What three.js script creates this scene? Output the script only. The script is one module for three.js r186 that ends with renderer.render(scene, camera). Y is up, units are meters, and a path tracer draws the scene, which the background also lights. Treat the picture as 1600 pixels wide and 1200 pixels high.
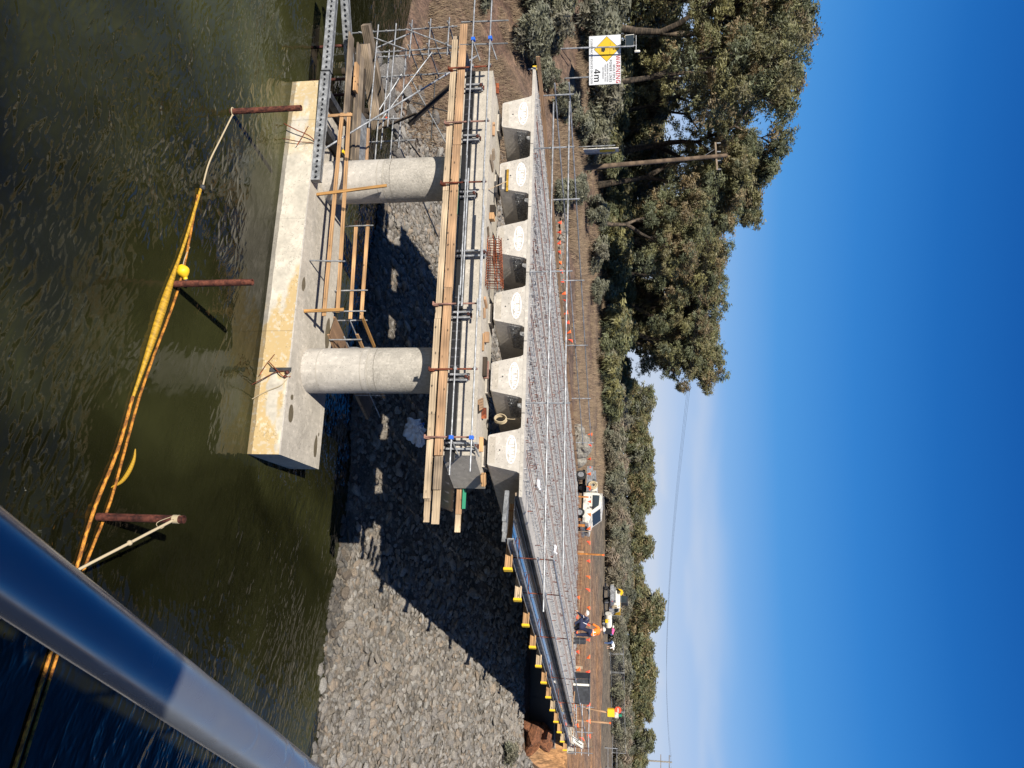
import * as THREE from 'three';
import { mergeGeometries, toCreasedNormals } from 'three/addons/utils/BufferGeometryUtils.js';
import { RoundedBoxGeometry } from 'three/addons/geometries/RoundedBoxGeometry.js';
import { MarchingCubes } from 'three/addons/objects/MarchingCubes.js';
import { FontLoader } from 'three/addons/loaders/FontLoader.js';
import { TextGeometry } from 'three/addons/geometries/TextGeometry.js';

// ---------------------------------------------------------------- camera (a portrait shot lying on its side), sky, sun, exposure
const rad = Math.PI / 180;
const scene = new THREE.Scene();
const camera = new THREE.PerspectiveCamera(53.05, 4 / 3, 0.05, 3000);
{
  const p = 8.05 * rad, c = Math.cos(p), s = Math.sin(p);
  // image right = up in the world, image up = left in the world
  const X = new THREE.Vector3(0, c, -s), Y = new THREE.Vector3(-1, 0, 0), Z = new THREE.Vector3(0, s, c);
  camera.quaternion.setFromRotationMatrix(new THREE.Matrix4().makeBasis(X, Y, Z));
  camera.position.set(0, 10, 0);
}
const renderer = new THREE.WebGLRenderer({ antialias: true });
renderer.toneMapping = THREE.LinearToneMapping;
renderer.toneMappingExposure = 1.5;
renderer.shadowMap.enabled = true;

let seedState = 1;
function seed(n) { seedState = (n * 2654435761) >>> 0 || 1; }
function rnd() { seedState = (seedState + 0x6d2b79f5) >>> 0; let t = seedState; t = Math.imul(t ^ (t >>> 15), t | 1); t ^= t + Math.imul(t ^ (t >>> 7), t | 61); return ((t ^ (t >>> 14)) >>> 0) / 4294967296; }
const rr = (a, b) => a + (b - a) * rnd();
const lerp = (a, b, t) => a + (b - a) * t;
const sat = (x) => Math.max(0, Math.min(1, x));
const sm = (a, b, x) => { const t = sat((x - a) / (b - a)); return t * t * (3 - 2 * t); };
function hash(x, y, s) { let h = Math.imul(x, 374761393) + Math.imul(y, 668265263) + Math.imul(s, 1274126177); h = Math.imul(h ^ (h >>> 13), 1274126177); return ((h ^ (h >>> 16)) >>> 0) / 4294967296; }
function vnoise(x, y, s = 0, per = 0) {
  const ix = Math.floor(x), iy = Math.floor(y); let fx = x - ix, fy = y - iy; fx = fx * fx * (3 - 2 * fx); fy = fy * fy * (3 - 2 * fy);
  const w = (a) => (per ? ((a % per) + per) % per : a);
  const a = hash(w(ix), w(iy), s), b = hash(w(ix + 1), w(iy), s), c = hash(w(ix), w(iy + 1), s), d = hash(w(ix + 1), w(iy + 1), s);
  return lerp(lerp(a, b, fx), lerp(c, d, fx), fy);
}
function fbm(x, y, o = 4, s = 0, per = 0) { let v = 0, a = 0.5, t = 0; for (let i = 0; i < o; i++) { v += a * vnoise(x, y, s + i, per); t += a; a *= 0.5; x *= 2; y *= 2; per *= 2; } return v / t; }

{ // computed sky: deep clear blue, a pale streaky cloud band low down all the way round
  const W = 1536, H = 768, d = new Float32Array(W * H * 4);
  const stops = [[0, .60, .68, .82], [2, .54, .65, .83], [4.5, .41, .57, .84], [7.5, .22, .45, .82], [11, .085, .325, .75], [16, .036, .225, .64], [21, .016, .15, .51], [26, .009, .105, .41], [40, .007, .07, .30], [90, .005, .05, .22]];
  for (let j = 0; j < H; j++) {
    const el = ((j + 0.5) / H - 0.5) * 180;
    const e = Math.max(el, 0); let k = 0; while (k < stops.length - 2 && stops[k + 1][0] < e) k++;
    const A = stops[k], B = stops[k + 1], t = sat((e - A[0]) / (B[0] - A[0]));
    for (let i = 0; i < W; i++) {
      let c = [1, 2, 3].map((n) => lerp(A[n], B[n], t));
      const az = i / W;
      const st = fbm(az * 24, e * 0.55 + 3 * fbm(az * 12, 0, 3, 9, 12), 5, 4, 24);
      let m = sm(.38, .72, st) * sm(0.2, 2.5, e) * (1 - sm(5.5, 9.5, e + 1.6 * fbm(az * 24, 1, 3, 77, 24))) * .6;
      const cu = sm(.56, .68, fbm(az * 60, e * .9, 4, 31, 60)) * sm(1.5, 3, e) * (1 - sm(2.6, 3.6, e)) * .8;
      m = Math.max(m, cu);
      c = [lerp(c[0], .66, m), lerp(c[1], .71, m), lerp(c[2], .81, m)];
      const o = (j * W + i) * 4; d[o] = c[0] * .66; d[o + 1] = c[1] * .66; d[o + 2] = c[2] * .66; d[o + 3] = 1;
    }
  }
  const tex = new THREE.DataTexture(d, W, H, THREE.RGBAFormat, THREE.FloatType);
  tex.mapping = THREE.EquirectangularReflectionMapping; tex.magFilter = tex.minFilter = THREE.LinearFilter; tex.needsUpdate = true;
  scene.background = tex; scene.environment = tex;
}
const sunDir = new THREE.Vector3(-.282, .608, .742).normalize();
const sun = new THREE.DirectionalLight(new THREE.Color().setRGB(1, .95, .86), 5);
sun.position.copy(sunDir).multiplyScalar(120).add(new THREE.Vector3(0, 0, -35)); sun.target.position.set(0, 0, -35);
sun.castShadow = true; sun.shadow.mapSize.set(4096, 4096);
Object.assign(sun.shadow.camera, { left: -70, right: 70, top: 70, bottom: -70, near: 1, far: 300 });
scene.add(sun, sun.target);

// ---------------------------------------------------------------- textures and materials
function tex(size, fn, srgb = true, rep = 1) {
  const d = new Uint8Array(size * size * 4);
  for (let j = 0; j < size; j++) for (let i = 0; i < size; i++) { const c = fn(i / size, j / size), o = (j * size + i) * 4; d[o] = sat(c[0]) * 255; d[o + 1] = sat(c[1]) * 255; d[o + 2] = sat(c[2]) * 255; d[o + 3] = 255; }
  const t = new THREE.DataTexture(d, size, size); t.wrapS = t.wrapT = THREE.RepeatWrapping; t.magFilter = THREE.LinearFilter; t.minFilter = THREE.LinearMipmapLinearFilter; t.generateMipmaps = true;
  if (srgb) t.colorSpace = THREE.SRGBColorSpace; t.repeat.set(rep, rep); t.needsUpdate = true; return t;
}
const g3 = (v) => [v, v, v];
const texConcrete = tex(512, (u, v) => {
  const a = fbm(u * 4, v * 4, 5, 11, 4), b = fbm(u * 24, v * 24, 3, 12, 24), p = fbm(u * 90, v * 90, 2, 13, 90), st = fbm(u * 20, v * 2, 3, 14, 2);
  let k = .86 + (a - .5) * .16 + (b - .5) * .10 + (st - .5) * .06; if (p > .76) k -= .16; if (b > .70) k += .04;
  return [k * 1.0, k * .975, k * .935];
}, true, 0.4);
const texConcreteB = tex(512, (u, v) => g3(.5 + (fbm(u * 30, v * 30, 3, 15, 30) - .5) * .6 - (fbm(u * 90, v * 90, 2, 13, 90) > .74 ? .4 : 0)), false, 0.4);
const texRough = tex(256, (u, v) => { const a = fbm(u * 16, v * 16, 4, 21, 16), p = fbm(u * 50, v * 50, 2, 22, 50); return g3(.70 + (a - .5) * .5 + (p - .5) * .5); }, true, 1.2);
const texTimber = tex(512, (u, v) => {
  const w = v + .015 * fbm(u * 2, v * 4, 3, 31, 2); const g = fbm(u * 3, w * 70, 4, 32, 3), b = fbm(u * 2, v * 5, 3, 33, 2); const k = sm(.80, .86, fbm(u * 9, v * 14, 2, 34, 9));
  const t = .72 + (g - .5) * .42 + (b - .5) * .35 - k * .35; return [t * 1.0, t * .93, t * .85];
}, true, 0.6);
const texWeathered = tex(512, (u, v) => { const g = fbm(u * 3, v * 90, 4, 35, 3), b = fbm(u * 4, v * 6, 4, 36, 4); const t = .62 + (g - .5) * .55 + (b - .5) * .5; return [t, t * .96, t * .9]; }, true, 0.5);
const texMetal = tex(256, (u, v) => g3(.72 + (fbm(u * 8, v * 8, 4, 41, 8) - .5) * .5 + (fbm(u * 40, v * 40, 2, 42, 40) - .5) * .2), true, 1);
const texRust = tex(256, (u, v) => { const a = fbm(u * 8, v * 8, 5, 43, 8), b = fbm(u * 32, v * 32, 2, 44, 32), t = .45 + (a - .5) * .9 + (b - .5) * .4; return [t + .25, t * .9 + .12, t * .8 + .1]; }, true, 1);
const texDirty = tex(256, (u, v) => { const a = fbm(u * 5, v * 5, 5, 47, 5), t = .93 - .3 * sm(.5, .75, a); return [t, t * .975, t * .93]; }, true, .7);
const texPly = tex(512, (u, v) => { const a = fbm(u * 4, v * 4, 5, 45, 4), s = sm(.62, .72, fbm(u * 40, v * 5, 4, 46, 5)), t = .10 + (a - .5) * .10 + s * .22; return [t, t, t * 1.08]; }, true, 0.5);
const texSoil = tex(1024, (u, v) => { const a = fbm(u * 8, v * 8, 6, 51, 8), b = fbm(u * 60, v * 60, 3, 52, 60), c = fbm(u * 200, v * 200, 2, 53, 200); const t = .72 + (a - .5) * .5 + (b - .5) * .45 + (c - .5) * .35; return [t, t * .98, t * .95]; }, true, 1 / 6);
const texSoilB = tex(512, (u, v) => g3(.5 + (fbm(u * 20, v * 20, 4, 54, 20) - .5) * .9 + (fbm(u * 80, v * 80, 2, 55, 80) - .5) * .4), false, 1 / 6);
const texBark = tex(256, (u, v) => { const g = fbm(u * 4, v * 20, 4, 61, 4), b = fbm(u * 6, v * 3, 3, 62, 3); const t = .6 + (g - .5) * .6 + (b - .5) * .7; return [t, t * .95, t * .88]; }, true, .5);
const texStone = tex(256, (u, v) => { const a = fbm(u * 6, v * 6, 5, 63, 6), b = fbm(u * 40, v * 40, 2, 64, 40); return g3(.76 + (a - .5) * .5 + (b - .5) * .35); }, true, 2);
const texWet = tex(1024, (u, v) => { // silt clouds carried in the river
  const q = fbm(u * 3, v * 3, 4, 71, 3), a = fbm(u * 5 + q * 2, v * 3 + q, 5, 72, 5), b = fbm(u * 40, v * 40, 3, 73, 40); const t = .66 + (a - .5) * 1.15 + (b - .5) * .08; return [t * .99, t, t * .97];
}, true, 1 / 26);
const texRipple = tex(1024, (u, v) => {
  const q = fbm(u * 4, v * 4, 3, 81, 4) * 1.1, m = .25 + .75 * sm(.42, .62, fbm(u * 3, v * 3, 3, 82, 3));
  const a = 1 - Math.abs(2 * fbm(u * 14 + q, v * 30 + q * 3, 3, 83, 2 * 7) - 1), b = 1 - Math.abs(2 * fbm(u * 48 + q * 2, v * 90 + q * 3, 2, 84, 6) - 1), c = fbm(u * 10, v * 10, 2, 85, 10);
  return g3(.15 + c * .35 + m * (a * .35 + b * .16));
}, false, 1 / 14);
const mat = (o, name) => { const m = new THREE.MeshPhysicalMaterial(o); if (name) m.name = name; return m; };
const lin = (r, g, b) => new THREE.Color().setRGB(r, g, b);
const M = {
  concrete: mat({ color: lin(.55, .52, .47), map: texConcrete, bumpMap: texConcreteB, bumpScale: .004, roughness: .9 }),
  poured: mat({ color: lin(.55, .53, .495), map: texConcrete, bumpMap: texConcreteB, bumpScale: .01, roughness: .95 }),
  girderC: mat({ color: lin(.60, .58, .55), map: texConcrete, bumpMap: texConcreteB, bumpScale: .003, roughness: .88 }),
  rough: mat({ color: lin(.42, .41, .39), map: texRough, bumpMap: texRough, bumpScale: .02, roughness: .95 }),
  rubble: mat({ color: lin(.33, .30, .265), map: texStone, bumpMap: texStone, bumpScale: .03, roughness: .95 }),
  damp: mat({ color: lin(.17, .145, .10), map: texConcrete, roughness: .5 }),
  pine: mat({ color: lin(.80, .54, .30), map: texTimber, bumpMap: texTimber, bumpScale: .002, roughness: .8 }),
  pineGold: mat({ color: lin(.72, .44, .16), map: texTimber, bumpMap: texTimber, bumpScale: .002, roughness: .8 }),
  lvl: mat({ color: lin(.74, .52, .34), map: texTimber, bumpMap: texTimber, bumpScale: .002, roughness: .8 }),
  paleWood: mat({ color: lin(.86, .76, .60), map: texTimber, bumpMap: texTimber, bumpScale: .002, roughness: .8 }),
  oldWood: mat({ color: lin(.52, .43, .34), map: texWeathered, bumpMap: texWeathered, bumpScale: .006, roughness: .95 }),
  darkWood: mat({ color: lin(.10, .075, .055), map: texWeathered, bumpMap: texWeathered, bumpScale: .005, roughness: .95 }),
  deckPly: mat({ color: lin(.36, .25, .17), map: texTimber, roughness: .7 }),
  yellow: mat({ color: lin(.80, .50, .015), roughness: .5 }),
  yellowOld: mat({ color: lin(.75, .42, .02), map: texMetal, roughness: .6 }),
  blackPly: mat({ color: lin(.7, .7, .7), map: texPly, roughness: .5 }),
  glossPly: mat({ color: lin(1, 1, 1.05), map: texPly, roughness: .12, clearcoat: 1, clearcoatRoughness: .06, ior: 1.6 }),
  galv: mat({ color: lin(.60, .61, .62), map: texMetal, metalness: .3, roughness: .45 }),
  lig: mat({ color: lin(.80, .79, .77), map: texMetal, roughness: .7 }),
  galvDull: mat({ color: lin(.46, .465, .46), map: texMetal, metalness: .25, roughness: .55 }),
  shiny: mat({ color: lin(.72, .73, .74), map: texMetal, metalness: .35, roughness: .4 }),
  steelDark: mat({ color: lin(.12, .12, .12), map: texMetal, metalness: .4, roughness: .6 }),
  rust: mat({ color: lin(.30, .135, .075), map: texRust, metalness: .1, roughness: .85 }),
  pileRust: mat({ color: lin(.20, .105, .075), map: texRust, metalness: .1, roughness: .8 }),
  rustBright: mat({ color: lin(.48, .22, .09), map: texRust, metalness: .1, roughness: .85 }),
  rustDark: mat({ color: lin(.15, .075, .06), map: texRust, metalness: .15, roughness: .7 }),
  paintPink: mat({ color: lin(.52, .27, .20), map: texMetal, roughness: .7 }),
  blue: mat({ color: lin(.02, .12, .55), roughness: .5 }),
  green: mat({ color: lin(.02, .22, .12), roughness: .6 }),
  orange: mat({ color: lin(.95, .13, .02), roughness: .7, side: THREE.DoubleSide }),
  orangeDeep: mat({ color: lin(.80, .08, .03), roughness: .7, side: THREE.DoubleSide }),
  orangePaint: mat({ color: lin(.75, .28, .05), map: texMetal, roughness: .7 }),
  white: mat({ color: lin(.78, .78, .75), map: texDirty, roughness: .5 }),
  paint: mat({ color: lin(.93, .93, .92), roughness: .6 }),
  plasticBag: mat({ color: lin(.78, .78, .80), roughness: .45, sheen: .3 }),
  boomOld: mat({ color: lin(.62, .44, .05), map: texRust, roughness: .8 }),
  rope: mat({ color: lin(.40, .32, .20), roughness: .9 }),
  asphalt: mat({ color: lin(.05, .05, .052), map: texSoil, roughness: .95 }),
  black: mat({ color: lin(.018, .018, .02), roughness: .6 }),
  blackSheet: mat({ color: lin(.022, .02, .022), roughness: .45 }),
  mesh: mat({ color: lin(.06, .065, .075), map: texMetal, roughness: .8 }),
  bark: mat({ color: lin(.20, .165, .13), map: texBark, bumpMap: texBark, bumpScale: .02, roughness: .95 }),
  barkPale: mat({ color: lin(.52, .48, .42), map: texBark, roughness: .9 }),
  leaf: mat({ color: lin(1, 1, 1), vertexColors: true, roughness: .62, transmission: .3, thickness: 0, side: THREE.DoubleSide }),
  straw: mat({ color: lin(1, 1, 1), roughness: .95, side: THREE.DoubleSide }),
  stone: mat({ color: lin(1, 1, 1), map: texStone, bumpMap: texStone, bumpScale: .012, roughness: .95 }),
  soilHeap: mat({ color: lin(.30, .125, .06), map: texSoil, bumpMap: texSoilB, bumpScale: .05, roughness: 1 }),
  gravelHeap: mat({ color: lin(.33, .29, .25), map: texSoil, bumpMap: texSoilB, bumpScale: .05, roughness: 1 }),
  pole: mat({ color: lin(.40, .30, .22), map: texWeathered, roughness: .95 }),
  polePale: mat({ color: lin(.62, .60, .55), map: texWeathered, roughness: .9 }),
  glass: mat({ color: lin(.03, .04, .045), roughness: .06, metalness: 0 }),
  body: mat({ color: lin(1, 1, 1), vertexColors: true, roughness: .85 }),
  machineYellow: mat({ color: lin(.75, .45, .02), roughness: .4 }),
  tyre: mat({ color: lin(.02, .02, .02), roughness: .9 }),
  rail: mat({ color: lin(.21, .225, .245), metalness: .55, roughness: .5, roughnessMap: texMetal, bumpMap: texConcreteB, bumpScale: .0012 }),
};

// ---------------------------------------------------------------- geometry helpers
const V = (x, y, z) => new THREE.Vector3(x, y, z);
const flat = (g) => { const n = g.index ? g.toNonIndexed() : g; for (const k of Object.keys(n.attributes)) if (!['position', 'normal', 'uv'].includes(k)) n.deleteAttribute(k); return n; };
let uvShift = 0;
function metreUV(g, along = -1) { // uv in metres from the box side a face lies on; along = axis that runs with the grain
  const p = g.attributes.position, n = g.attributes.normal, uv = new Float32Array(p.count * 2), s = (uvShift += .37);
  for (let i = 0; i < p.count; i++) {
    const q = [p.getX(i), p.getY(i), p.getZ(i)], m = [Math.abs(n.getX(i)), Math.abs(n.getY(i)), Math.abs(n.getZ(i))];
    let a; if (m[0] >= m[1] && m[0] >= m[2]) a = [2, 1]; else if (m[1] >= m[2]) a = [0, 2]; else a = [0, 1];
    if (along >= 0 && a[1] === along) a = [a[1], a[0]];
    uv[2 * i] = q[a[0]] + s; uv[2 * i + 1] = q[a[1]] + s * 1.7;
  }
  g.setAttribute('uv', new THREE.BufferAttribute(uv, 2)); return g;
}
function box(w, h, d, x = 0, y = 0, z = 0, ry = 0, bev = 0) { // y is the underside
  let g = bev ? new RoundedBoxGeometry(w, h, d, 2, bev) : new THREE.BoxGeometry(w, h, d);
  g = metreUV(flat(g), w >= h && w >= d ? 0 : h >= d ? 1 : 2); if (ry) g.rotateY(ry); g.translate(x, y + h / 2, z); return g;
}
function between(p, q) {
  const a = V(...p), b = V(...q), d = b.clone().sub(a), len = d.length(); d.normalize();
  const up = Math.abs(d.y) > .95 ? V(0, 0, 1) : V(0, 1, 0), x = up.clone().cross(d).normalize(), y = d.clone().cross(x);
  return [new THREE.Matrix4().makeBasis(x, y, d).setPosition(a.add(b).multiplyScalar(.5)), len];
}
function beam(p, q, w, h) { const [m, len] = between(p, q); return metreUV(flat(new THREE.BoxGeometry(w, h, len)), 2).applyMatrix4(m); }
function bar(p, q, r, seg = 7, r2 = r) {
  const [m, len] = between(p, q); const g = flat(new THREE.CylinderGeometry(r2, r, len, seg, 1)); g.rotateX(Math.PI / 2);
  const uv = g.attributes.uv, s = (uvShift += .31); for (let i = 0; i < uv.count; i++) uv.setXY(i, uv.getX(i) * r * 6 + s, uv.getY(i) * len + s);
  return g.applyMatrix4(m);
}
function pipe(p, q, ro, ri, seg = 20) { // hollow tube
  const [m, len] = between(p, q); const s = new THREE.Shape().absarc(0, 0, ro, 0, Math.PI * 2), h = new THREE.Path().absarc(0, 0, ri, 0, Math.PI * 2); s.holes.push(h);
  const g = flat(new THREE.ExtrudeGeometry(s, { depth: len, bevelEnabled: false, curveSegments: seg })); g.translate(0, 0, -len / 2); return metreUV(g).applyMatrix4(m);
}
function tube(pts, r, seg = 6, n = 0, closed = false) {
  const c = new THREE.CatmullRomCurve3(pts.map((p) => V(...p)), closed); const g = flat(new THREE.TubeGeometry(c, n || pts.length * 5, r, seg, closed)); const uv = g.attributes.uv, L = c.getLength(); for (let i = 0; i < uv.count; i++) uv.setXY(i, uv.getX(i) * L, uv.getY(i) * r * 6); return g;
}
function ball(x, y, z, r, sx = 1, sy = 1, sz = 1) { const g = flat(new THREE.SphereGeometry(r, 12, 8)); g.scale(sx, sy, sz); g.translate(x, y, z); return g; }
const join = (a) => (Array.isArray(a) ? (a.length === 1 ? a[0] : mergeGeometries(a)) : a);
// section: points [x, y] in order; z0(x), z1(x): where the prism starts and ends (skewed ends)
function prism(pts, z0, z1) {
  const tri = THREE.ShapeUtils.triangulateShape(pts.map((p) => new THREE.Vector2(...p)), []), pos = [], n = pts.length;
  const A = pts.map(([x, y]) => [x, y, z0(x)]), B = pts.map(([x, y]) => [x, y, z1(x)]);
  for (const [a, b, c] of tri) pos.push(...A[a], ...A[b], ...A[c], ...B[a], ...B[c], ...B[b]);
  for (let i = 0; i < n; i++) { const j = (i + 1) % n; pos.push(...A[i], ...B[i], ...B[j], ...A[i], ...B[j], ...A[j]); }
  const g = new THREE.BufferGeometry(); g.setAttribute('position', new THREE.Float32BufferAttribute(pos, 3)); g.computeVertexNormals(); return metreUV(g, 2);
}
const names = {};
function numbered(n) { names[n] = (names[n] ?? -1) + 1; return names[n] ? `${n}_${String(names[n]).padStart(3, '0')}` : n; }
const cast = (m) => { m.castShadow = m.receiveShadow = true; return m; };
const FR = { // frames: where their origin stands and how they are turned
  world: [0, 0, 0], pier: [-3.35, -22.39, -14.5 * rad], span: [-3.35, -22.39, -35 * rad], rail: [.16, -.617, -38.9 * rad],
};
function toWorld(f, x, y, z) { const [ox, oz, a] = FR[f], c = Math.cos(a), s = Math.sin(a); return [ox + x * c + z * s, y, oz - x * s + z * c]; }
class Thing {
  constructor(name, label, category, frame = 'world', group) {
    this.g = new THREE.Group(); this.g.name = numbered(name); this.f = frame; this.g.userData = { label, category }; if (group) this.g.userData.group = group;
  }
  p(name, geos, m, over, label) { const o = cast(new THREE.Mesh(join(geos), m)); o.name = name; (over || this.g).add(o); if (label) o.userData.label = label; return o; }
  stuff(name, geos, m, over) { const o = this.p(name, geos, m, over); o.userData.kind = 'stuff'; return o; }
  done() { // move the group to the foot of what was built
    const b = new THREE.Box3(), t = new THREE.Box3(); this.g.updateMatrixWorld(true);
    this.g.traverse((o) => { if (o.isMesh) { if (o.isInstancedMesh) { o.computeBoundingBox(); t.copy(o.boundingBox); } else { o.geometry.computeBoundingBox(); t.copy(o.geometry.boundingBox); } b.union(t.applyMatrix4(o.matrixWorld)); } });
    const c = [(b.min.x + b.max.x) / 2, b.min.y, (b.min.z + b.max.z) / 2];
    for (const ch of this.g.children) ch.position.sub(V(...c));
    this.g.position.set(...toWorld(this.f, ...c)); this.g.rotation.y = FR[this.f][2]; scene.add(this.g); return this.g;
  }
}
function copyOf(g, label, [x, y, z], turn = 0) { const c = g.clone(); c.name = numbered(g.name.replace(/_\d{3}$/, '')); if (label) c.userData = { ...g.userData, label }; c.position.set(x, y, z); c.rotation.y = turn; scene.add(c); return c; }
function structure(name, geo, m) { const o = cast(new THREE.Mesh(geo, m)); o.name = name; o.userData.kind = 'structure'; scene.add(o); return o; }

// ---------------------------------------------------------------- ground and river
const WL = [[-420, -190], [-120, -84], [-40, -46], [-22, -38], [-18.6, -36.3], [-16, -34.6], [-13.2, -32.6], [-10.7, -33.2], [-7, -31], [-4, -29.4], [-1, -27.9], [1.4, -27.5], [4.8, -27.3], [8.8, -25.4], [12.6, -24.1], [20, -22], [40, -17], [120, 5], [420, 60]];
function waterline(x) { let i = 0; while (i < WL.length - 2 && WL[i + 1][0] < x) i++; const t = sat((x - WL[i][0]) / (WL[i + 1][0] - WL[i][0])); return lerp(WL[i][1], WL[i + 1][1], t); }
function spanOf(x, z) { const dx = x + 3.35, dz = z + 22.39, s = Math.sin(35 * rad), c = Math.cos(35 * rad); return [dx * s - dz * c, dx * c + dz * s]; }
const SK = Math.tan(20.5 * rad);
function ground(x, z) {
  const s = waterline(x) - z + .5 * (fbm(x * .35, z * .35, 3, 5) - .5) * 2; let h;
  if (s < 0) h = Math.max(-3, s * .45);
  else if (s < 20) h = s * (.335 + .02 * Math.sin(x * .2));
  else h = 6.75 + (s - 20) * .0275;
  if (s > 18 && s < 24) h = lerp(s * .335, 6.75 + Math.max(0, s - 20) * .0275, sm(18, 24, s));
  h = Math.min(h, 9.3 + .002 * Math.max(0, s - 110));
  const [a, b] = spanOf(x, z), ap = a - b * SK;
  if (ap < 31) { const inside = sm(-11, -9, b) * (1 - sm(8.1, 9.6, b)) * (1 - sm(28.9, 29.3, ap)); h = Math.min(h, lerp(h, 4.8 - .3 * sm(29, 15, ap), inside)); }
  h += (fbm(x * .8, z * .8, 4, 6) - .5) * .28 * sm(-1, 3, s) + (fbm(x * .08, z * .08, 3, 7) - .5) * 1.0 * sm(26, 60, s);
  return h;
}
function zone(x, z) { // base colours of the ground: wet edge, rock fill, dry grass, graded dirt, scrub
  const s = waterline(x) - z, n = fbm(x * .25, z * .25, 4, 8), n2 = fbm(x * 1.2, z * 1.2, 3, 9), [a, b] = spanOf(x, z), ap = a - b * SK;
  const grass = [.19, .125, .088], grassY = [.23, .16, .10], rock = [.19, .17, .145], dirt = [.38, .205, .09], dirtG = [.31, .19, .11], scrub = [.20, .16, .11], litter = [.15, .09, .062];
  const mixc = (p, q, t) => p.map((v, i) => lerp(v, q[i], t));
  let c = mixc(litter, grass, sm(.35, .6, n)); c = mixc(c, grassY, sm(.55, .7, n2) * .7);
  c = mixc(c, scrub, sm(45, 60, s + n * 10));
  const rk = sm(-13.5, -9.5, x + 2 * (n2 - .5)) * (1 - sm(17.5, 19.5, s + 2 * (n2 - .5)));
  c = mixc(c, rock, rk);
  const d = sm(-16, -9, b + 6 * (n - .5)) * sm(28.3, 29.5, ap + 1.2 * (n2 - .5)); const far = 1 - sm(62, 72, s + 8 * (n - .5));
  const dd = Math.max(d * far, sm(8.6, 10.6, b + n2) * sm(16, 19, s) * far);
  c = mixc(c, mixc(dirt, dirtG, sm(.45, .62, fbm(x * .09, z * .3, 3, 10))), dd);
  return c;
}
const axis = (lo, hi, n0, n1, step, out) => { const a = []; for (let v = n0; v <= n1; v += step) a.push(v); let st = step, v = n1; while (v < hi) { st *= out; v += st; a.push(Math.min(v, hi)); } st = step; v = n0; while (v > lo) { st *= out; v -= st; a.unshift(Math.max(v, lo)); } return a; };
{
  const xs = axis(-900, 900, -34, 46, .45, 1.16), zs = axis(-1400, 40, -86, -18, .45, 1.16), nx = xs.length, nz = zs.length, pos = [], col = [], uv = [], idx = [];
  for (let j = 0; j < nz; j++) for (let i = 0; i < nx; i++) { const x = xs[i], z = zs[j]; pos.push(x, ground(x, z), z); col.push(...zone(x, z)); uv.push(x, z); }
  for (let j = 0; j < nz - 1; j++) for (let i = 0; i < nx - 1; i++) { const a = j * nx + i, b = a + 1, c = a + nx, d = c + 1; idx.push(a, c, b, b, c, d); }
  const g = new THREE.BufferGeometry(); g.setAttribute('position', new THREE.Float32BufferAttribute(pos, 3)); g.setAttribute('color', new THREE.Float32BufferAttribute(col, 3)); g.setAttribute('uv', new THREE.Float32BufferAttribute(uv, 2)); g.setIndex(idx); g.computeVertexNormals();
  var groundMesh = structure('ground', g, mat({ vertexColors: true, map: texSoil, bumpMap: texSoilB, bumpScale: .06, roughness: 1, color: lin(1.35, 1.35, 1.35) }));
}
{
  const g = new THREE.PlaneGeometry(1400, 900, 2, 2); g.rotateX(-Math.PI / 2); g.translate(0, 0, -60); const p = g.attributes.position, uv = g.attributes.uv; for (let i = 0; i < p.count; i++) uv.setXY(i, p.getX(i) * .8 + p.getZ(i) * .6, p.getZ(i) * .8 - p.getX(i) * .6);
  structure('river_water', g, mat({ color: lin(.054, .054, .020), map: texWet, bumpMap: texRipple, bumpScale: .11, roughness: .05, ior: 1.33, specularIntensity: 1 }));
}
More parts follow.
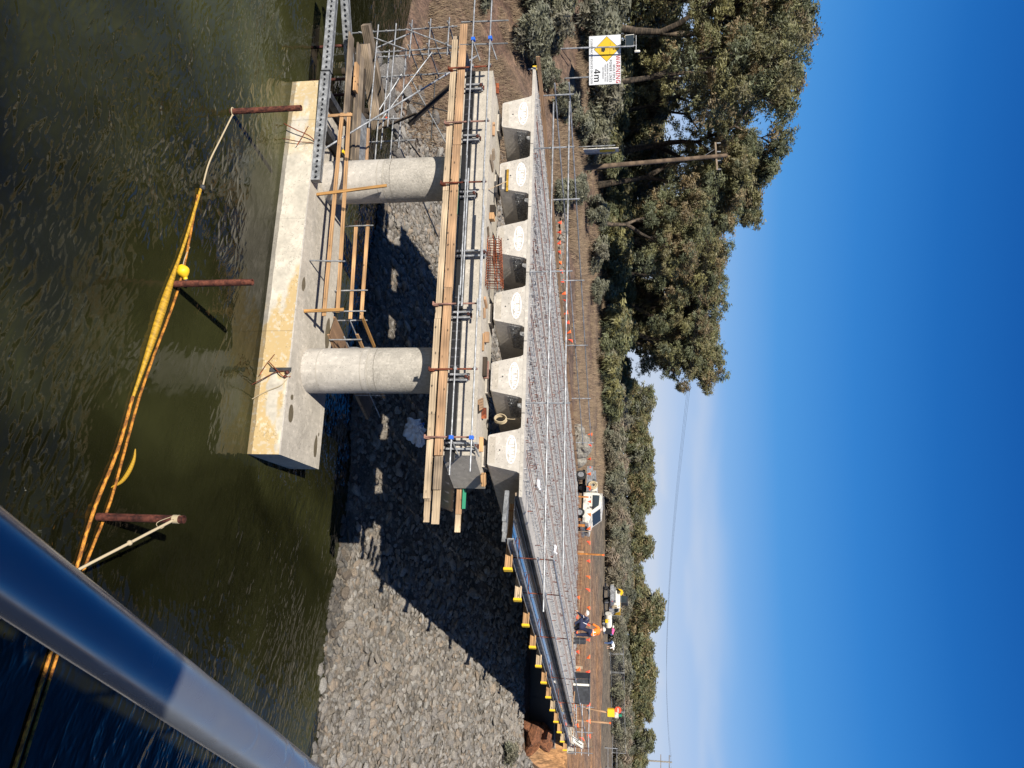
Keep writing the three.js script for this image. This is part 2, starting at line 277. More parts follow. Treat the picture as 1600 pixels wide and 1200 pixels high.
// rock fill: individual stones on the bank
function stoneGeo(sd) {
  seed(sd); const g0 = new THREE.IcosahedronGeometry(1, 1); const g = flat(g0), p = g.attributes.position, planes = [];
  for (let k = 0; k < 9; k++) planes.push([V(rr(-1, 1), rr(-1, 1), rr(-1, 1)).normalize(), rr(.55, .8)]);
  for (let i = 0; i < p.count; i++) { const v = V(p.getX(i), p.getY(i), p.getZ(i)); for (const [n, d] of planes) { const e = v.dot(n) - d; if (e > 0) v.addScaledVector(n, -e); } p.setXYZ(i, v.x * 1.25, v.y * .8, v.z); }
  g.computeVertexNormals(); return metreUV(g);
}
const stones = [1, 2, 3, 4, 5].map((k) => stoneGeo(100 + k));
{
  seed(7); const list = [];
  for (let k = 0; k < 80000 && list.length < 34000; k++) {
    const x = rr(-13, 27), s = rr(-.5, 18.6), z = waterline(x) - s, [a, b] = spanOf(x, z);
    if (a - b * SK > 28.6 && b < 8.6) continue; if (b > 9 && s > 16.5 + rnd() * 2) continue;
    const shade = a - b * SK > 6 && b < 4 && b > -7; if (shade && rnd() < .6) continue;
    const dist = Math.hypot(x, z), big = rnd(); const r = (big > .97 ? rr(.18, .27) : big > .6 ? rr(.095, .15) : rr(.05, .095));
    list.push({ x, z, r, dist });
  }
  const tones = [[.32, .285, .24], [.28, .25, .215], [.24, .22, .19], [.36, .32, .27], [.30, .26, .215], [.39, .36, .315], [.34, .27, .20]];
  list.sort((p, q) => q.r / q.dist - p.r / p.dist);
  const place = (o, m, q) => { m.compose(V(o.x, ground(o.x, o.z) + o.r * .18, o.z), q.setFromEuler(new THREE.Euler(rr(-.5, .5), rr(0, 6.3), rr(-.5, .5))), V(o.r, o.r * rr(.6, 1), o.r * rr(.7, 1.1))); };
  const m = new THREE.Matrix4(), q = new THREE.Quaternion(), vis = list.filter((o) => { const [a, b] = spanOf(o.x, o.z); return b > 8.5 && o.z < -22 && o.x < 19; }).slice(0, 280), set = new Set(vis);
  const smats = tones.map((t) => mat({ color: lin(...t.map((v) => v * 1.25)), map: texStone, bumpMap: texStone, bumpScale: .012, roughness: .95 }));
  vis.forEach((o) => { const s = cast(new THREE.Mesh(stones[Math.floor(rnd() * 5)], smats[Math.floor(rnd() * 7)])); s.name = 'stone'; place(o, m, q); m.decompose(s.position, s.quaternion, s.scale); groundMesh.add(s); });
  const rest = list.filter((o) => !set.has(o)), c = new THREE.Color();
  for (let k = 0; k < 5; k++) {
    const mine = rest.filter((_, i) => i % 5 === k), im = cast(new THREE.InstancedMesh(stones[k], M.stone, mine.length)); im.name = 'loose_stones'; im.userData.kind = 'stuff';
    mine.forEach((o, i) => { place(o, m, q); im.setMatrixAt(i, m); const t = tones[Math.floor(rnd() * 7)], wet = waterline(o.x) - o.z < .35 ? .45 : 1, j = rr(1.05, 1.45) * wet; im.setColorAt(i, c.setRGB(t[0] * j, t[1] * j, t[2] * j)); }); groundMesh.add(im);
  }
}

// ---------------------------------------------------------------- the pier in the river
{
  const t = new Thing('bridge_pier', 'pale concrete bridge pier with stained pile cap, two round columns and headstock', 'bridge pier', 'pier');
  const W = 11.55, D = 2.8, H = 2.9; // the cap goes down under the water
  const stain = (() => { const w = 1024, h = 256, d = new Uint8Array(w * h * 4); for (let j = 0; j < h; j++) for (let i = 0; i < w; i++) {
    const x = i / w * W, y = (j / h) * H - (H - .92), e = fbm(x * .6, y * 2, 4, 91), f = fbm(x * 3, y * 3, 4, 92), fl = fbm(x * 14, y * 14, 3, 93);
    let k = .84 + (f - .5) * .25 + (fl - .5) * .12; let c = [k, k * .96, k * .885];
    const oc = sm(.40, .52, e + .22 * sm(6.2, 7.2, x) + .12 * (1 - sm(.6, 2.2, x)) - .12 + (f - .5) * .25) * sm(6, 6.8, x + (f - .5) * 1.5) + .75 * sm(.45, .6, e + f * .3 - .1) * (1 - sm(1.5, 3, x)); const ok = sat(oc) * .85 * (1 - .6 * sm(.58, .7, fl));
    c = [lerp(c[0], .82, ok), lerp(c[1], .70, ok), lerp(c[2], .48, ok)];
    const crack = Math.abs(fbm(x * 5, y * 7, 4, 94) - .5) < .006 && f > .45 ? .72 : 1; const tide = y < .1 + .05 * f ? .72 : 1; c = c.map((v) => v * crack * tide);
    const joint = [1.35, 4.6, 8.05].some((q) => Math.abs(x - q) < .008) ? .85 : 1; const o = (j * w + i) * 4; d[o] = sat(c[0] * joint) * 255; d[o + 1] = sat(c[1] * joint) * 255; d[o + 2] = sat(c[2] * joint) * 255; d[o + 3] = 255; }
    const T = new THREE.DataTexture(d, w, h); T.colorSpace = THREE.SRGBColorSpace; T.magFilter = THREE.LinearFilter; T.needsUpdate = true; return T; })();
  const front = mat({ color: lin(.74, .73, .71), map: stain, roughness: .9 });
  const g = new THREE.BoxGeometry(W, H, D, 1, 1, 1), uv = g.attributes.uv, p = g.attributes.position, n = g.attributes.normal; for (let i = 0; i < p.count; i++) if (n.getZ(i) < .5) uv.setXY(i, (Math.abs(n.getX(i)) > .5 ? p.getZ(i) : p.getX(i)), (Math.abs(n.getY(i)) > .5 ? p.getZ(i) : p.getY(i)));
  g.translate(0, .92 - H / 2, 0); const cap = t.p('pile_cap', g, [M.concrete, M.concrete, M.concrete, M.concrete, front, M.concrete]);
  t.p('chamfer', box(W + .01, .03, .03, 0, .903, D / 2 - .01), M.girderC, cap);
  const blot = (x, z, rx, rz, sd) => { seed(sd); const s = new THREE.Shape(); for (let k = 0; k <= 20; k++) { const a = k / 20 * 6.283, r = .8 + .35 * vnoise(Math.cos(a) * 1.5 + 5, Math.sin(a) * 1.5 + 5, sd); s[k ? 'lineTo' : 'moveTo'](Math.cos(a) * rx * r, Math.sin(a) * rz * r); } const q = new THREE.ShapeGeometry(s); q.rotateX(-Math.PI / 2); q.translate(x, .924, z); return metreUV(flat(q)); };
  for (const b of [[4.55, .95, .26, .16, 3], [4.1, 1.02, .08, .09, 4], [5.15, -.98, .34, .13, 5], [4.75, -1.13, .06, .04, 6], [.75, 1.05, .22, .12, 8], [1.6, -1.05, .5, .2, 9]]) t.p('damp_patch', blot(...b), M.damp, cap);
  for (const x of [-3.06, 3.06]) {
    const pts = [[.66, 0], [.66, 1.9], [.665, 1.9], [.665, 4.33]].map(([r, y]) => new THREE.Vector2(r, y)); const cg = flat(new THREE.LatheGeometry(pts, 48)); const u = cg.attributes.uv; for (let i = 0; i < u.count; i++) u.setXY(i, u.getX(i) * 4.15 + x, cg.attributes.position.getY(i) * 1.0); cg.translate(x, .92, 0); cg.computeVertexNormals();
    const g2 = flat(new THREE.CylinderGeometry(.66, .66, 4.33, 48, 1, true)); const u2 = g2.attributes.uv, p2 = g2.attributes.position; for (let i = 0; i < u2.count; i++) u2.setXY(i, u2.getX(i) * 4.15 + x, p2.getY(i)); g2.translate(x, .92 + 2.165, 0);
    const col = t.p('column', g2, M.girderC);
    const ringy = [[.45, .004], [1.75, .006], [1.95, .005], [2.15, .004]]; for (const [y, o] of ringy) { const rg = flat(new THREE.CylinderGeometry(.66 + o, .66 + o, .02, 48, 1, true)); rg.translate(x, .92 + y, 0); t.p('form_seam', rg, M.concrete, col); }
    const up = flat(new THREE.CylinderGeometry(.664, .664, 2.42, 48, 1, true)), uu = up.attributes.uv, pu = up.attributes.position; for (let i = 0; i < uu.count; i++) uu.setXY(i, uu.getX(i) * 9 + x, pu.getY(i) * 2.2); up.translate(x, .92 + 1.9 + 1.21, 0); t.p('upper_lift', up, M.poured, col);
  }
  const hw = .89, skew = (z) => -.335 * z / hw; // ends follow the bridge axis
  const hs = new THREE.BufferGeometry(); { const xl = -5.81, xr = 5.99, y0 = 5.25, y1 = 6.16; const c = (x, z, y) => [x + skew(z), y, z]; const P = [[xl, hw], [xr, hw], [xr, -hw], [xl, -hw]], pos = []; const quad = (a, b, c2, d) => pos.push(...a, ...b, ...c2, ...a, ...c2, ...d);
    const lo = P.map(([x, z]) => c(x, z, y0)), hi = P.map(([x, z]) => c(x, z, y1)); quad(hi[0], hi[1], hi[2], hi[3]); quad(lo[3], lo[2], lo[1], lo[0]); for (let i = 0; i < 4; i++) { const j = (i + 1) % 4; quad(lo[i], lo[j], hi[j], hi[i]); }
    hs.setAttribute('position', new THREE.Float32BufferAttribute(pos, 3)); hs.computeVertexNormals(); metreUV(hs); }
  const head = t.p('headstock', hs, M.concrete);
  for (let i = 0; i < 6; i++) { const x = -5.2 + 2.11 * i; t.p('bearing_plinth', box(.6, .1, .5, x + .15, 6.161, -.42), M.concrete, head); t.p('bearing_pad', box(.42, .078, .36, x + .15, 6.2615, -.42), M.black, head); }
  t.done();
}

// ---------------------------------------------------------------- the six precast girders
const font = await new FontLoader().loadAsync('fonts/droid/droid_sans_bold.typeface.json');
const girderCentres = [0, 1, 2, 3, 4, 5].map((i) => (-5.2 + 2.11 * i) * Math.cos(20.5 * rad));
{
  const SP = 1.976, notes = ['with a wide yellow-tipped flange', 'with a yellow broom leaning against its end', 'on the lit side of the rusty cage', 'on the shaded side of the rusty cage', 'with a coil of rope hanging in the gap beside it', 'next to the edge formwork'];
  for (let i = 0; i < 6; i++) {
    const b = girderCentres[i], t = new Thing('bridge_girder', `pale precast concrete bridge girder ${notes[i]}`, 'bridge girder', 'span', 'precast girders laid side by side on the headstock');
    const fl = i === 0 ? 1.56 : .975, fr = i === 5 ? 1.2 : .975, y0 = 6.34;
    const z0 = (x) => -x * SK, z1 = (x) => -x * SK - 29.4;
    const web = [[-.36, y0], [.36, y0], [.40, y0 + .04], [.555, 7.17], [.60, 7.25], [-.60, 7.25], [-.555, 7.17], [-.40, y0 + .04]].map(([x, y]) => [x + b, y]);
    t.p('web', prism(web, z0, z1), M.girderC);
    const fg = [[-fl, 7.256], [-fl, 7.33], [-fl + .02, 7.35], [fr - .02, 7.35], [fr, 7.33], [fr, 7.256], [.7, 7.254], [-.7, 7.254]].map(([x, y]) => [x + b, y]).reverse();
    const flange = t.p('flange', prism(fg, z0, z1), M.girderC);
    if (i === 0) t.p('edge_cap', prism([[-fl - .03, 7.25], [-fl, 7.25], [-fl, 7.37], [-fl - .03, 7.37]].map(([x, y]) => [x + b, y]), (x) => z0(x) + .01, (x) => z0(x) - .12), M.yellow, flange);
    // end block: bearing recess, maker's mark, rough infill pocket with starter dowels on the side
    const wx = 1 / Math.cos(20.5 * rad), fz = (u) => -(b + u) * SK;
    const onEnd = (g, u, y, out) => { g.scale(wx, 1, 1); g.rotateY(20.5 * rad); g.translate(b + u, y, fz(u) + out); return g; };
    const ringS = new THREE.Shape().absellipse(0, 0, .37, .145, 0, Math.PI * 2), hole = new THREE.Path().absellipse(0, 0, .35, .127, 0, Math.PI * 2); ringS.holes.push(hole);
    t.p('painted_oval', onEnd(metreUV(flat(new THREE.ExtrudeGeometry(ringS, { depth: .003, bevelEnabled: false, curveSegments: 24 }))), -.02, 7.0, .002), M.paint);
    const tg = new TextGeometry('HELMAC', { font, size: .125, depth: .003, curveSegments: 3 }); tg.computeBoundingBox(); tg.translate(-tg.boundingBox.max.x / 2, -.05, 0); t.p('painted_lettering', onEnd(flat(tg), -.02, 7.0, .002), M.paint);
    const t2 = new TextGeometry('PRECAST', { font, size: .04, depth: .003, curveSegments: 2 }); t2.computeBoundingBox(); t2.translate(-t2.boundingBox.max.x / 2, 0, 0); t.p('painted_lettering', onEnd(flat(t2), -.02, 6.885, .002), M.paint);
    t.p('mortar_band', onEnd(metreUV(flat(new THREE.BoxGeometry(.70, .17, .006))), 0, 6.47, 0), M.concrete);
    t.p('lifting_hole', onEnd(flat(new THREE.CylinderGeometry(.022, .022, .01, 12)).rotateX(Math.PI / 2), 0, 6.68, 0), M.steelDark);
    if (i < 5) {
      const sx = (y) => b + lerp(.40, .555, (y - 6.38) / .79); const pk = prism([[sx(6.80) - .05, 6.80], [sx(6.80) + .012, 6.80], [sx(7.10) + .012, 7.10], [sx(7.10) - .05, 7.10]], (x) => -x * SK - .08, (x) => -x * SK - 1.15);
      const pocket = t.p('rough_pocket', pk, M.rough); for (let k = 0; k < 5; k++) { const z = -(b + .5) * SK - .22 - k * .17; t.p('starter_dowel', bar([sx(6.9) - .02, 6.90, z], [sx(6.9) + .05, 6.90, z], .014, 6), M.galv, pocket); }
      const beamlet = t.p('edge_rib', prism([[.72, 7.13], [.80, 7.13], [.86, 7.254], [.72, 7.254]].map(([x, y]) => [x + b, y]), (x) => -x * SK - .02, (x) => -x * SK - 1.3), M.rough); for (let k = 0; k < 5; k++) { const z = -(b + .75) * SK - .2 - k * .2; t.p('starter_dowel', bar([b + .66, 7.18, z], [b + .74, 7.18, z], .012, 6), M.galv, beamlet); }
    }
    // ligatures: rows of looped bars that stand out of the flange, too many and too small to pick apart
    const loops = [], rusty = []; seed(40 + i);
    const loop = (x, z, w, h, arr, tw) => { const r = .0105, c = Math.cos(tw), s = Math.sin(tw); const P = (u, y) => [x + u * c, y, z + u * s]; arr.push(bar(P(-w, 7.34), P(-w, 7.35 + h), r, 4), bar(P(w, 7.34), P(w, 7.35 + h), r, 4), bar(P(-w, 7.35 + h), P(w, 7.35 + h), r, 4)); };
    for (let z = .15; z < 28.8; z += .24) for (const u of [-.72, -.42, .42, .72]) { const zz = -(b + u) * SK - z; if (Math.abs(u) > .6) loop(b + u, zz, .085, .105 + rr(-.012, .012), rnd() < .06 ? rusty : loops, 1.57 + rr(-.2, .2)); else loop(b + u, zz, .05, .07, rnd() < .12 ? rusty : loops, 1.57 + rr(-.2, .2)); }
    for (const u of [-.8, -.5, -.1, .1, .5, .8]) (Math.abs(u) < .2 ? rusty : loops).push(bar([b + u, 7.40, -(b + u) * SK - .2], [b + u, 7.40, -(b + u) * SK - 29], .009, 4));
    t.stuff('ligatures', loops, M.lig, flange); t.stuff('rusty_bars', rusty, M.rust, flange);
    t.done();
  }
  // loose rusty reinforcement laid across the deck between the girders
  for (let i = 0; i < 5; i++) {
    const b = (girderCentres[i] + girderCentres[i + 1]) / 2, t = new Thing('reinforcing_mat', 'strip of rusty reinforcing bars laid over the joint between two girders', 'reinforcement', 'span', 'rusty reinforcement over the girder joints'), g = [], long = []; seed(60 + i);
    for (let z = .5; z < 28.6; z += .45) g.push(bar([b - .16, 7.366, -b * SK - z + rr(-.03, .03)], [b + .16, 7.366, -b * SK - z + rr(-.03, .03)], .009, 4), bar([b - .14, 7.352, -b * SK - z], [b - .14, 7.44, -b * SK - z], .008, 4));
    for (const u of [-.12, 0, .12]) long.push(bar([b + u, 7.3825, -b * SK - .4], [b + u, 7.3825, -b * SK - 28.8], .0095, 4));
    t.stuff('cross_bars', g, M.rust); t.p('long_bar', long[0], M.lig); t.p('long_bar', long[1], M.rust); t.p('long_bar', long[2], M.lig); t.done();
  }
}

// ---------------------------------------------------------------- formwork and edge protection round the headstock (pier frame)
{
  const t = new Thing('headstock_formwork', 'timber and black plywood formwork clamped along the front of the headstock', 'formwork', 'pier');
  seed(200); // long boards, end to end
  const run = (m, y, h, z, d, cuts, name = 'plank') => { for (let k = 0; k < cuts.length - 1; k++) { const a = cuts[k] + .004, b = cuts[k + 1] - .004; t.p(name, box(b - a, h, d, (a + b) / 2, y + rr(-.006, .006), z + rr(-.006, .006)), m); } };
  run(M.paleWood, 4.905, .17, 1.16, .07, [-7.1, -4.6, -4.3, -2.0, 1.9, 4.6, 6.85]); run(M.oldWood, 4.905, .165, 1.08, .045, [-7.3, -1.1, 3.2, 6.9]); run(M.paleWood, 4.90, .16, 1.02, .045, [-3.5, 2.3, 7.45]);
  run(M.lvl, 5.13, .22, 1.20, .065, [-7.6, -3.45, 1.0, 5.72]); run(M.oldWood, 5.15, .2, 1.20, .06, [5.74, 6.62]); run(M.paleWood, 5.14, .2, 1.12, .045, [-7.4, -5.2, 0.6, 4.4, 7.5]); run(M.green, 5.14, .21, 1.06, .02, [-3.2, -1.3]); run(M.lvl, 5.16, .18, 1.06, .02, [-1.28, 2.5, 6.4]);
  run(M.blackPly, 5.36, .26, .915, .018, [-6.15, -3.75, -1.35, 1.05, 3.45, 5.85], 'plywood_sheet'); run(M.steelDark, 5.60, .03, .935, .03, [-6.1, -.4, 5.8], 'angle');
  for (const [a, b] of [[-7.1, -3.78], [-2.34, 2.34], [3.78, 7.0]]) { t.p('plywood_sheet', box(b - a, .02, 2.0, (a + b) / 2, 5.222, 0), M.blackPly); for (let x = a + .25; x < b; x += .62) t.p('joist', box(.06, .14, 1.86, x, 5.08, 0), M.oldWood); }
  run(M.paleWood, 5.29, .16, -1.12, .05, [-6.8, 2, 7.56], 'rear_plank'); run(M.lvl, 5.30, .17, -1.06, .05, [-6.8, 7.05], 'rear_plank'); run(M.paleWood, 5.05, .17, -1.05, .06, [-6.8, .5, 6.9], 'rear_plank'); run(M.green, 5.49, .1, -1.0, .03, [5.9, 6.9], 'rear_plank');
  for (const [x, top] of [[5.43, 6.24], [3.54, 5.9], [1.75, 5.88], [-.09, 6.24], [-1.94, 5.86], [-3.78, 5.88], [-5.5, 5.9]]) { // clamp: two channels back to back with a tie nut
    const c = t.p('clamp', [-.055, .055].flatMap((o) => [box(.012, top - 5.36, .09, x + o, 5.36, 1.03), box(.05, top - 5.36, .01, x + o + Math.sign(o) * .024, 5.36, 1.07), box(.05, top - 5.36, .01, x + o + Math.sign(o) * .024, 5.36, .985)]), M.galv);
    t.p('tie_nut', [bar([x, top - .05, 1.08], [x, top - .05, 1.16], .045, 6), bar([x, top - .05, .9], [x, top - .05, 1.2], .012, 6), box(.13, .05, .05, x, top - .02, .975)], M.rustDark, c);
  }
  t.done();
}
{
  const t = new Thing('headstock_guard_rail', 'long galvanised pipe rails on rusty posts in front of the headstock', 'guard rail', 'pier');
  for (const [k, x] of [5.23, 3.37, 1.5, -2.2, -4.17, -6.02].entries()) { const post = t.p('post', [bar([x + .01, 4.87, 1.30], [x, 6.19, 1.27], .026, 8), box(.11, .035, .11, x, 4.85, 1.28), box(.02, .12, .12, x + .05, 4.88, 1.25)], k % 2 ? M.rust : M.paintPink); t.p('coupler', [box(.08, .08, .1, x, 5.56, 1.32), box(.07, .08, .1, x, 6.09, 1.32)], M.galvDull, post); }
  for (const [y, a, b, z] of [[5.57, -8.6, -2.6, 1.36], [5.60, -3.0, 1.3, 1.37], [5.58, 1.0, 6.25, 1.36], [5.66, -2.6, 1.6, 1.345], [6.10, -8.6, -1.9, 1.36], [6.14, -2.3, 1.75, 1.36], [6.12, 1.4, 6.15, 1.36], [6.17, -1.4, 1.9, 1.33]]) t.p('pipe_rail', bar([a, y, z], [b, y + .02, z], .024, 8), M.galv);
  for (const [x, y] of [[5.23, 5.58], [5.23, 6.12], [-6.95, 5.58], [-6.95, 6.1]]) { t.p('blue_coupler', box(.1, .11, .11, x + .03, y - .04, 1.36), M.blue); t.p('brace', bar([x + .05, y, 1.34], [x + .45, y + .16, .92], .022, 7), M.galvDull); }
  for (const x of [-7.68, -6.87]) t.p('end_post', bar([x, 5.16, 1.22], [x + .05, 6.62, 1.22], .024, 8), M.galvDull);
  t.done();
}
{ // offcuts and packers lying on the headstock
  const offLabel = (m) => (m === M.darkWood ? 'blackened block of timber on the headstock top before the girder ends' : m === M.pine ? 'clean yellow pine offcut on the headstock top before the girder ends' : m === M.oldWood ? 'grey weathered timber scrap on the headstock top before the girder ends' : m === M.lvl ? 'tan timber offcut on the headstock top before the girder ends' : 'rust-coloured packer on the headstock top before the girder ends'), spots = [[-5.95, .28, .30, .12, .09, M.rustBright, .4], [-4.35, .55, .42, .1, .07, M.lvl, .1], [-3.62, .35, .3, .2, .06, M.oldWood, .9], [-3.2, .55, .5, .24, .05, M.oldWood, 1.3], [-1.78, .3, .28, .24, .16, M.darkWood, .1], [-1.55, .34, .2, .26, .14, M.pine, .1], [1.2, .52, .4, .12, .06, M.lvl, 1.2], [1.55, .62, .3, .1, .06, M.lvl, .3], [2.15, .25, .3, .2, .12, M.lvl, .2], [3.05, .35, .55, .14, .12, M.darkWood, .05], [3.1, .2, .5, .12, .14, M.paintPink, .08], [4.18, .55, .62, .3, .05, M.lvl, 1.9], [4.3, .6, .5, .24, .04, M.darkWood, 1.9], [4.35, .2, .3, .14, .13, M.rustBright, .3], [5.25, .3, .4, .13, .1, M.pine, .1], [6.15, -.2, .34, .2, .12, M.pine, .5], [2.4, .58, .5, .1, .05, M.pine, .05], [-.95, .6, .3, .12, .05, M.oldWood, .7]];
  seed(9); for (const [x, z, w, d, h, m, ry] of spots) { const t = new Thing('timber_offcut', offLabel(m), 'timber offcut', 'pier', 'timber offcuts on the headstock'); t.p('block', box(w, h, d, x, 6.1615, z, ry, .008), m); t.done(); }
}
{ // rusty cage of bars
  const t = new Thing('rebar_cage', 'rusty orange cage of bent reinforcing bars standing on the headstock between girders', 'rebar cage', 'pier'); seed(12);
  for (let k = 0; k < 19; k++) { const x = -.72 + k * .078, w = rr(-.02, .02); t.p('stirrup', tube([[x + w, 6.18, .32], [x, 6.50 + .12 * (k / 18), .30], [x - w, 6.52 + .12 * (k / 18), .62], [x, 6.2, .66]], .009, 5, 14, true), k % 3 ? M.rustBright : M.rust); }
  for (const [y, z] of [[6.19, .34], [6.19, .64], [6.36, .31], [6.50, .34], [6.50, .6], [6.34, .65], [6.55, .45]]) t.p('long_bar', bar([-.82, y, z], [.75, y + (y > 6.3 ? .12 : 0), z], .011, 6), M.rustBright);
  t.done();
}
{
  const t = new Thing('broom', 'yellow broom with dark bristles leaning on a girder end', 'broom', 'pier');
  t.p('head', box(.72, .06, .06, -2.72, 6.62, .36), M.yellowOld); t.p('bristles', box(.70, .05, .05, -2.72, 6.571, .36), M.black); t.p('handle', bar([-2.7, 6.65, .36], [-2.2, 6.162, .8], .014, 6), M.paleWood); t.done();
}
{
  const t = new Thing('rope_coil', 'pale coil of rope hung between the last two girders', 'rope', 'span'); const b = (girderCentres[4] + girderCentres[5]) / 2, pts = []; for (let k = 0; k < 44; k++) { const a = k / 11 * 6.283; pts.push([b + .13 * Math.sin(a) * (1 + .1 * Math.sin(k)), 6.62 + .17 * Math.cos(a), -b * SK - .25 - k * .004]); }
  t.p('coil', tube(pts, .017, 6, 150), M.rope); t.p('tail', tube([[b, 6.79, -b * SK - .3], [b + .02, 7.0, -b * SK - .3], [b - .05, 7.24, -b * SK - .32]], .012, 5), M.rope); t.done();
}
// ---------------------------------------------------------------- on the pile cap
{
  const t = new Thing('timber_guard_rail', 'pine rail barrier standing on the pile cap in front of the columns', 'barrier', 'pier');
  t.p('rail', beam([-5.0, 1.45, .80], [1.62, 1.50, .74], .045, .11), M.pine); t.p('rail', beam([-5.0, 1.68, .80], [1.52, 1.90, .74], .045, .11), M.pine);
  t.p('upright', beam([-2.22, .925, .84], [-2.5, 3.05, .72], .09, .045), M.pineGold); t.p('upright', beam([1.5, .925, .84], [1.45, 2.1, .79], .09, .045), M.pineGold); t.p('upright', beam([-4.9, .925, .84], [-4.9, 1.8, .84], .09, .045), M.pine);
  t.p('pipe_upright', bar([-.08, .925, .84], [-.05, 2.0, .79], .026, 8), M.galv); t.done();
}
{
  const t = new Thing('rear_guard_rail', 'pine and pipe barrier along the rear edge of the pile cap', 'barrier', 'pier');
  t.p('rail', beam([-2.4, 1.42, -1.3], [1.0, 1.52, -1.3], .045, .11), M.pine); t.p('rail', beam([-2.4, 1.82, -1.3], [1.0, 1.88, -1.3], .045, .11), M.pine);
  for (const x of [-2.2, .05, .75]) t.p('pipe_upright', bar([x, .925, -1.26], [x, 2.02, -1.26], .024, 8), M.galv); t.done();
}
{
  const t = new Thing('gangway', 'brown plywood gangway with pipe and pine rails from the pile cap to the rocks', 'gangway', 'pier'); const A = [1.25, .93, -1.2], d = [.42, 0, -.907], n = [.907, 0, .42]; const P = (u, w, y) => [A[0] + d[0] * u + n[0] * w, A[1] + y + u * .03, A[2] + d[2] * u + n[2] * w];
  for (let k = 0; k < 4; k++) t.p('tread_panel', beam(P(k * 1.1 + .01, 0, .06), P(k * 1.1 + 1.09, 0, .06), .8, .03), M.deckPly); for (const w of [-.38, .38]) { t.p('bearer', beam(P(0, w, 0), P(4.4, w, 0), .05, .085), M.lvl); t.p('hand_rail', beam(P(0, w, .95), P(3.2, w, .95), .045, .09), w < 0 ? M.pineGold : M.pine); t.p('pipe_rail', bar(P(.1, w, .5), P(4.3, w, .5), .02, 7), M.galv); for (const u of [.2, 1.5, 3.0]) t.p('pipe_upright', bar(P(u, w * 1.1, .0), P(u, w * 1.1, 1.05), .024, 8), M.galv); }
  t.done();
}
function soldier(p, q, w, h, holes, t) { // perforated steel beam: two channels with round holes
  const [m, len] = between(p, q); const s = new THREE.Shape([[-len / 2, -h / 2], [len / 2, -h / 2], [len / 2, h / 2], [-len / 2, h / 2]].map((a) => new THREE.Vector2(...a)));
  for (let k = 0; k < holes; k++) { const hp = new THREE.Path().absarc(-len / 2 + (k + .5) * len / holes, 0, h * .19, 0, Math.PI * 2); s.holes.push(hp); }
  const face = flat(new THREE.ExtrudeGeometry(s, { depth: .006, bevelEnabled: false, curveSegments: 5 })); metreUV(face); const f1 = face.clone().translate(0, 0, w / 2 - .006), f2 = face.clone().translate(0, 0, -w / 2);
  const web = [f1, f2].map((g) => g.rotateY(Math.PI / 2).applyMatrix4(m)); t.p('perforated_web', web, M.galv);
  const fl = []; for (const sy of [-1, 1]) for (const sx of [-1, 1]) { const g = metreUV(flat(new THREE.BoxGeometry(w * .36, .008, len))); g.translate(sx * w * .32, sy * (h / 2 + .0045), 0); fl.push(g.applyMatrix4(m)); } t.p('flange', fl, M.galvDull);
  const pl = []; for (const e of [-1, 1]) { const g = metreUV(flat(new THREE.BoxGeometry(w * 1.15, h * 1.1, .012))); g.translate(0, 0, e * (len / 2 + .007)); pl.push(g.applyMatrix4(m)); } t.p('end_plate', pl[0], M.galvDull); t.p('end_plate', pl[1], M.galvDull);
}
{
  let t = new Thing('perforated_steel_beam', 'long galvanised steel beam full of round holes along the front of the pile cap', 'steel beam', 'pier', 'perforated steel beams'); soldier([-2.42, 1.07, 1.28], [-5.95, 1.09, 1.46], .2, .25, 21, t); t.done();
  t = new Thing('perforated_steel_beam', 'galvanised beam with round holes jutting out over the water past the pile cap', 'steel beam', 'pier', 'perforated steel beams'); soldier([-6.02, 1.11, 1.47], [-9.6, 1.15, 1.75], .2, .25, 21, t); t.done();
  t = new Thing('perforated_steel_beam', 'second galvanised beam with round holes, behind and beside the jutting one', 'steel beam', 'pier', 'perforated steel beams'); soldier([-7.3, 1.05, -.5], [-9.9, 1.2, 1.3], .2, .24, 20, t); t.done();
  for (const [k, x] of [[0, -4.2], [1, -5.35]]) { t = new Thing('steel_channel', ['short dark steel channel laid across the cap under the boards by the left column', 'short dark steel channel laid across the cap by the end of the wide board'][k], 'steel channel', 'pier', 'cross channels on the cap'); t.p('channel', [box(.22, .012, 1.5, x, 1.21, .5), box(.012, .2, 1.5, x - .1, 1.0, .5), box(.012, .2, 1.5, x + .1, 1.0, .5)], M.steelDark); t.p('end_plate', box(.24, .2, .01, x, 1.02, 1.256), M.galvDull); t.p('yellow_cap', box(.1, .05, .14, x, 1.2225, -.1), M.yellow); t.p('timber_packer', box(.2, .075, 1.3, x, .922, .45), M.darkWood); t.done(); }
}
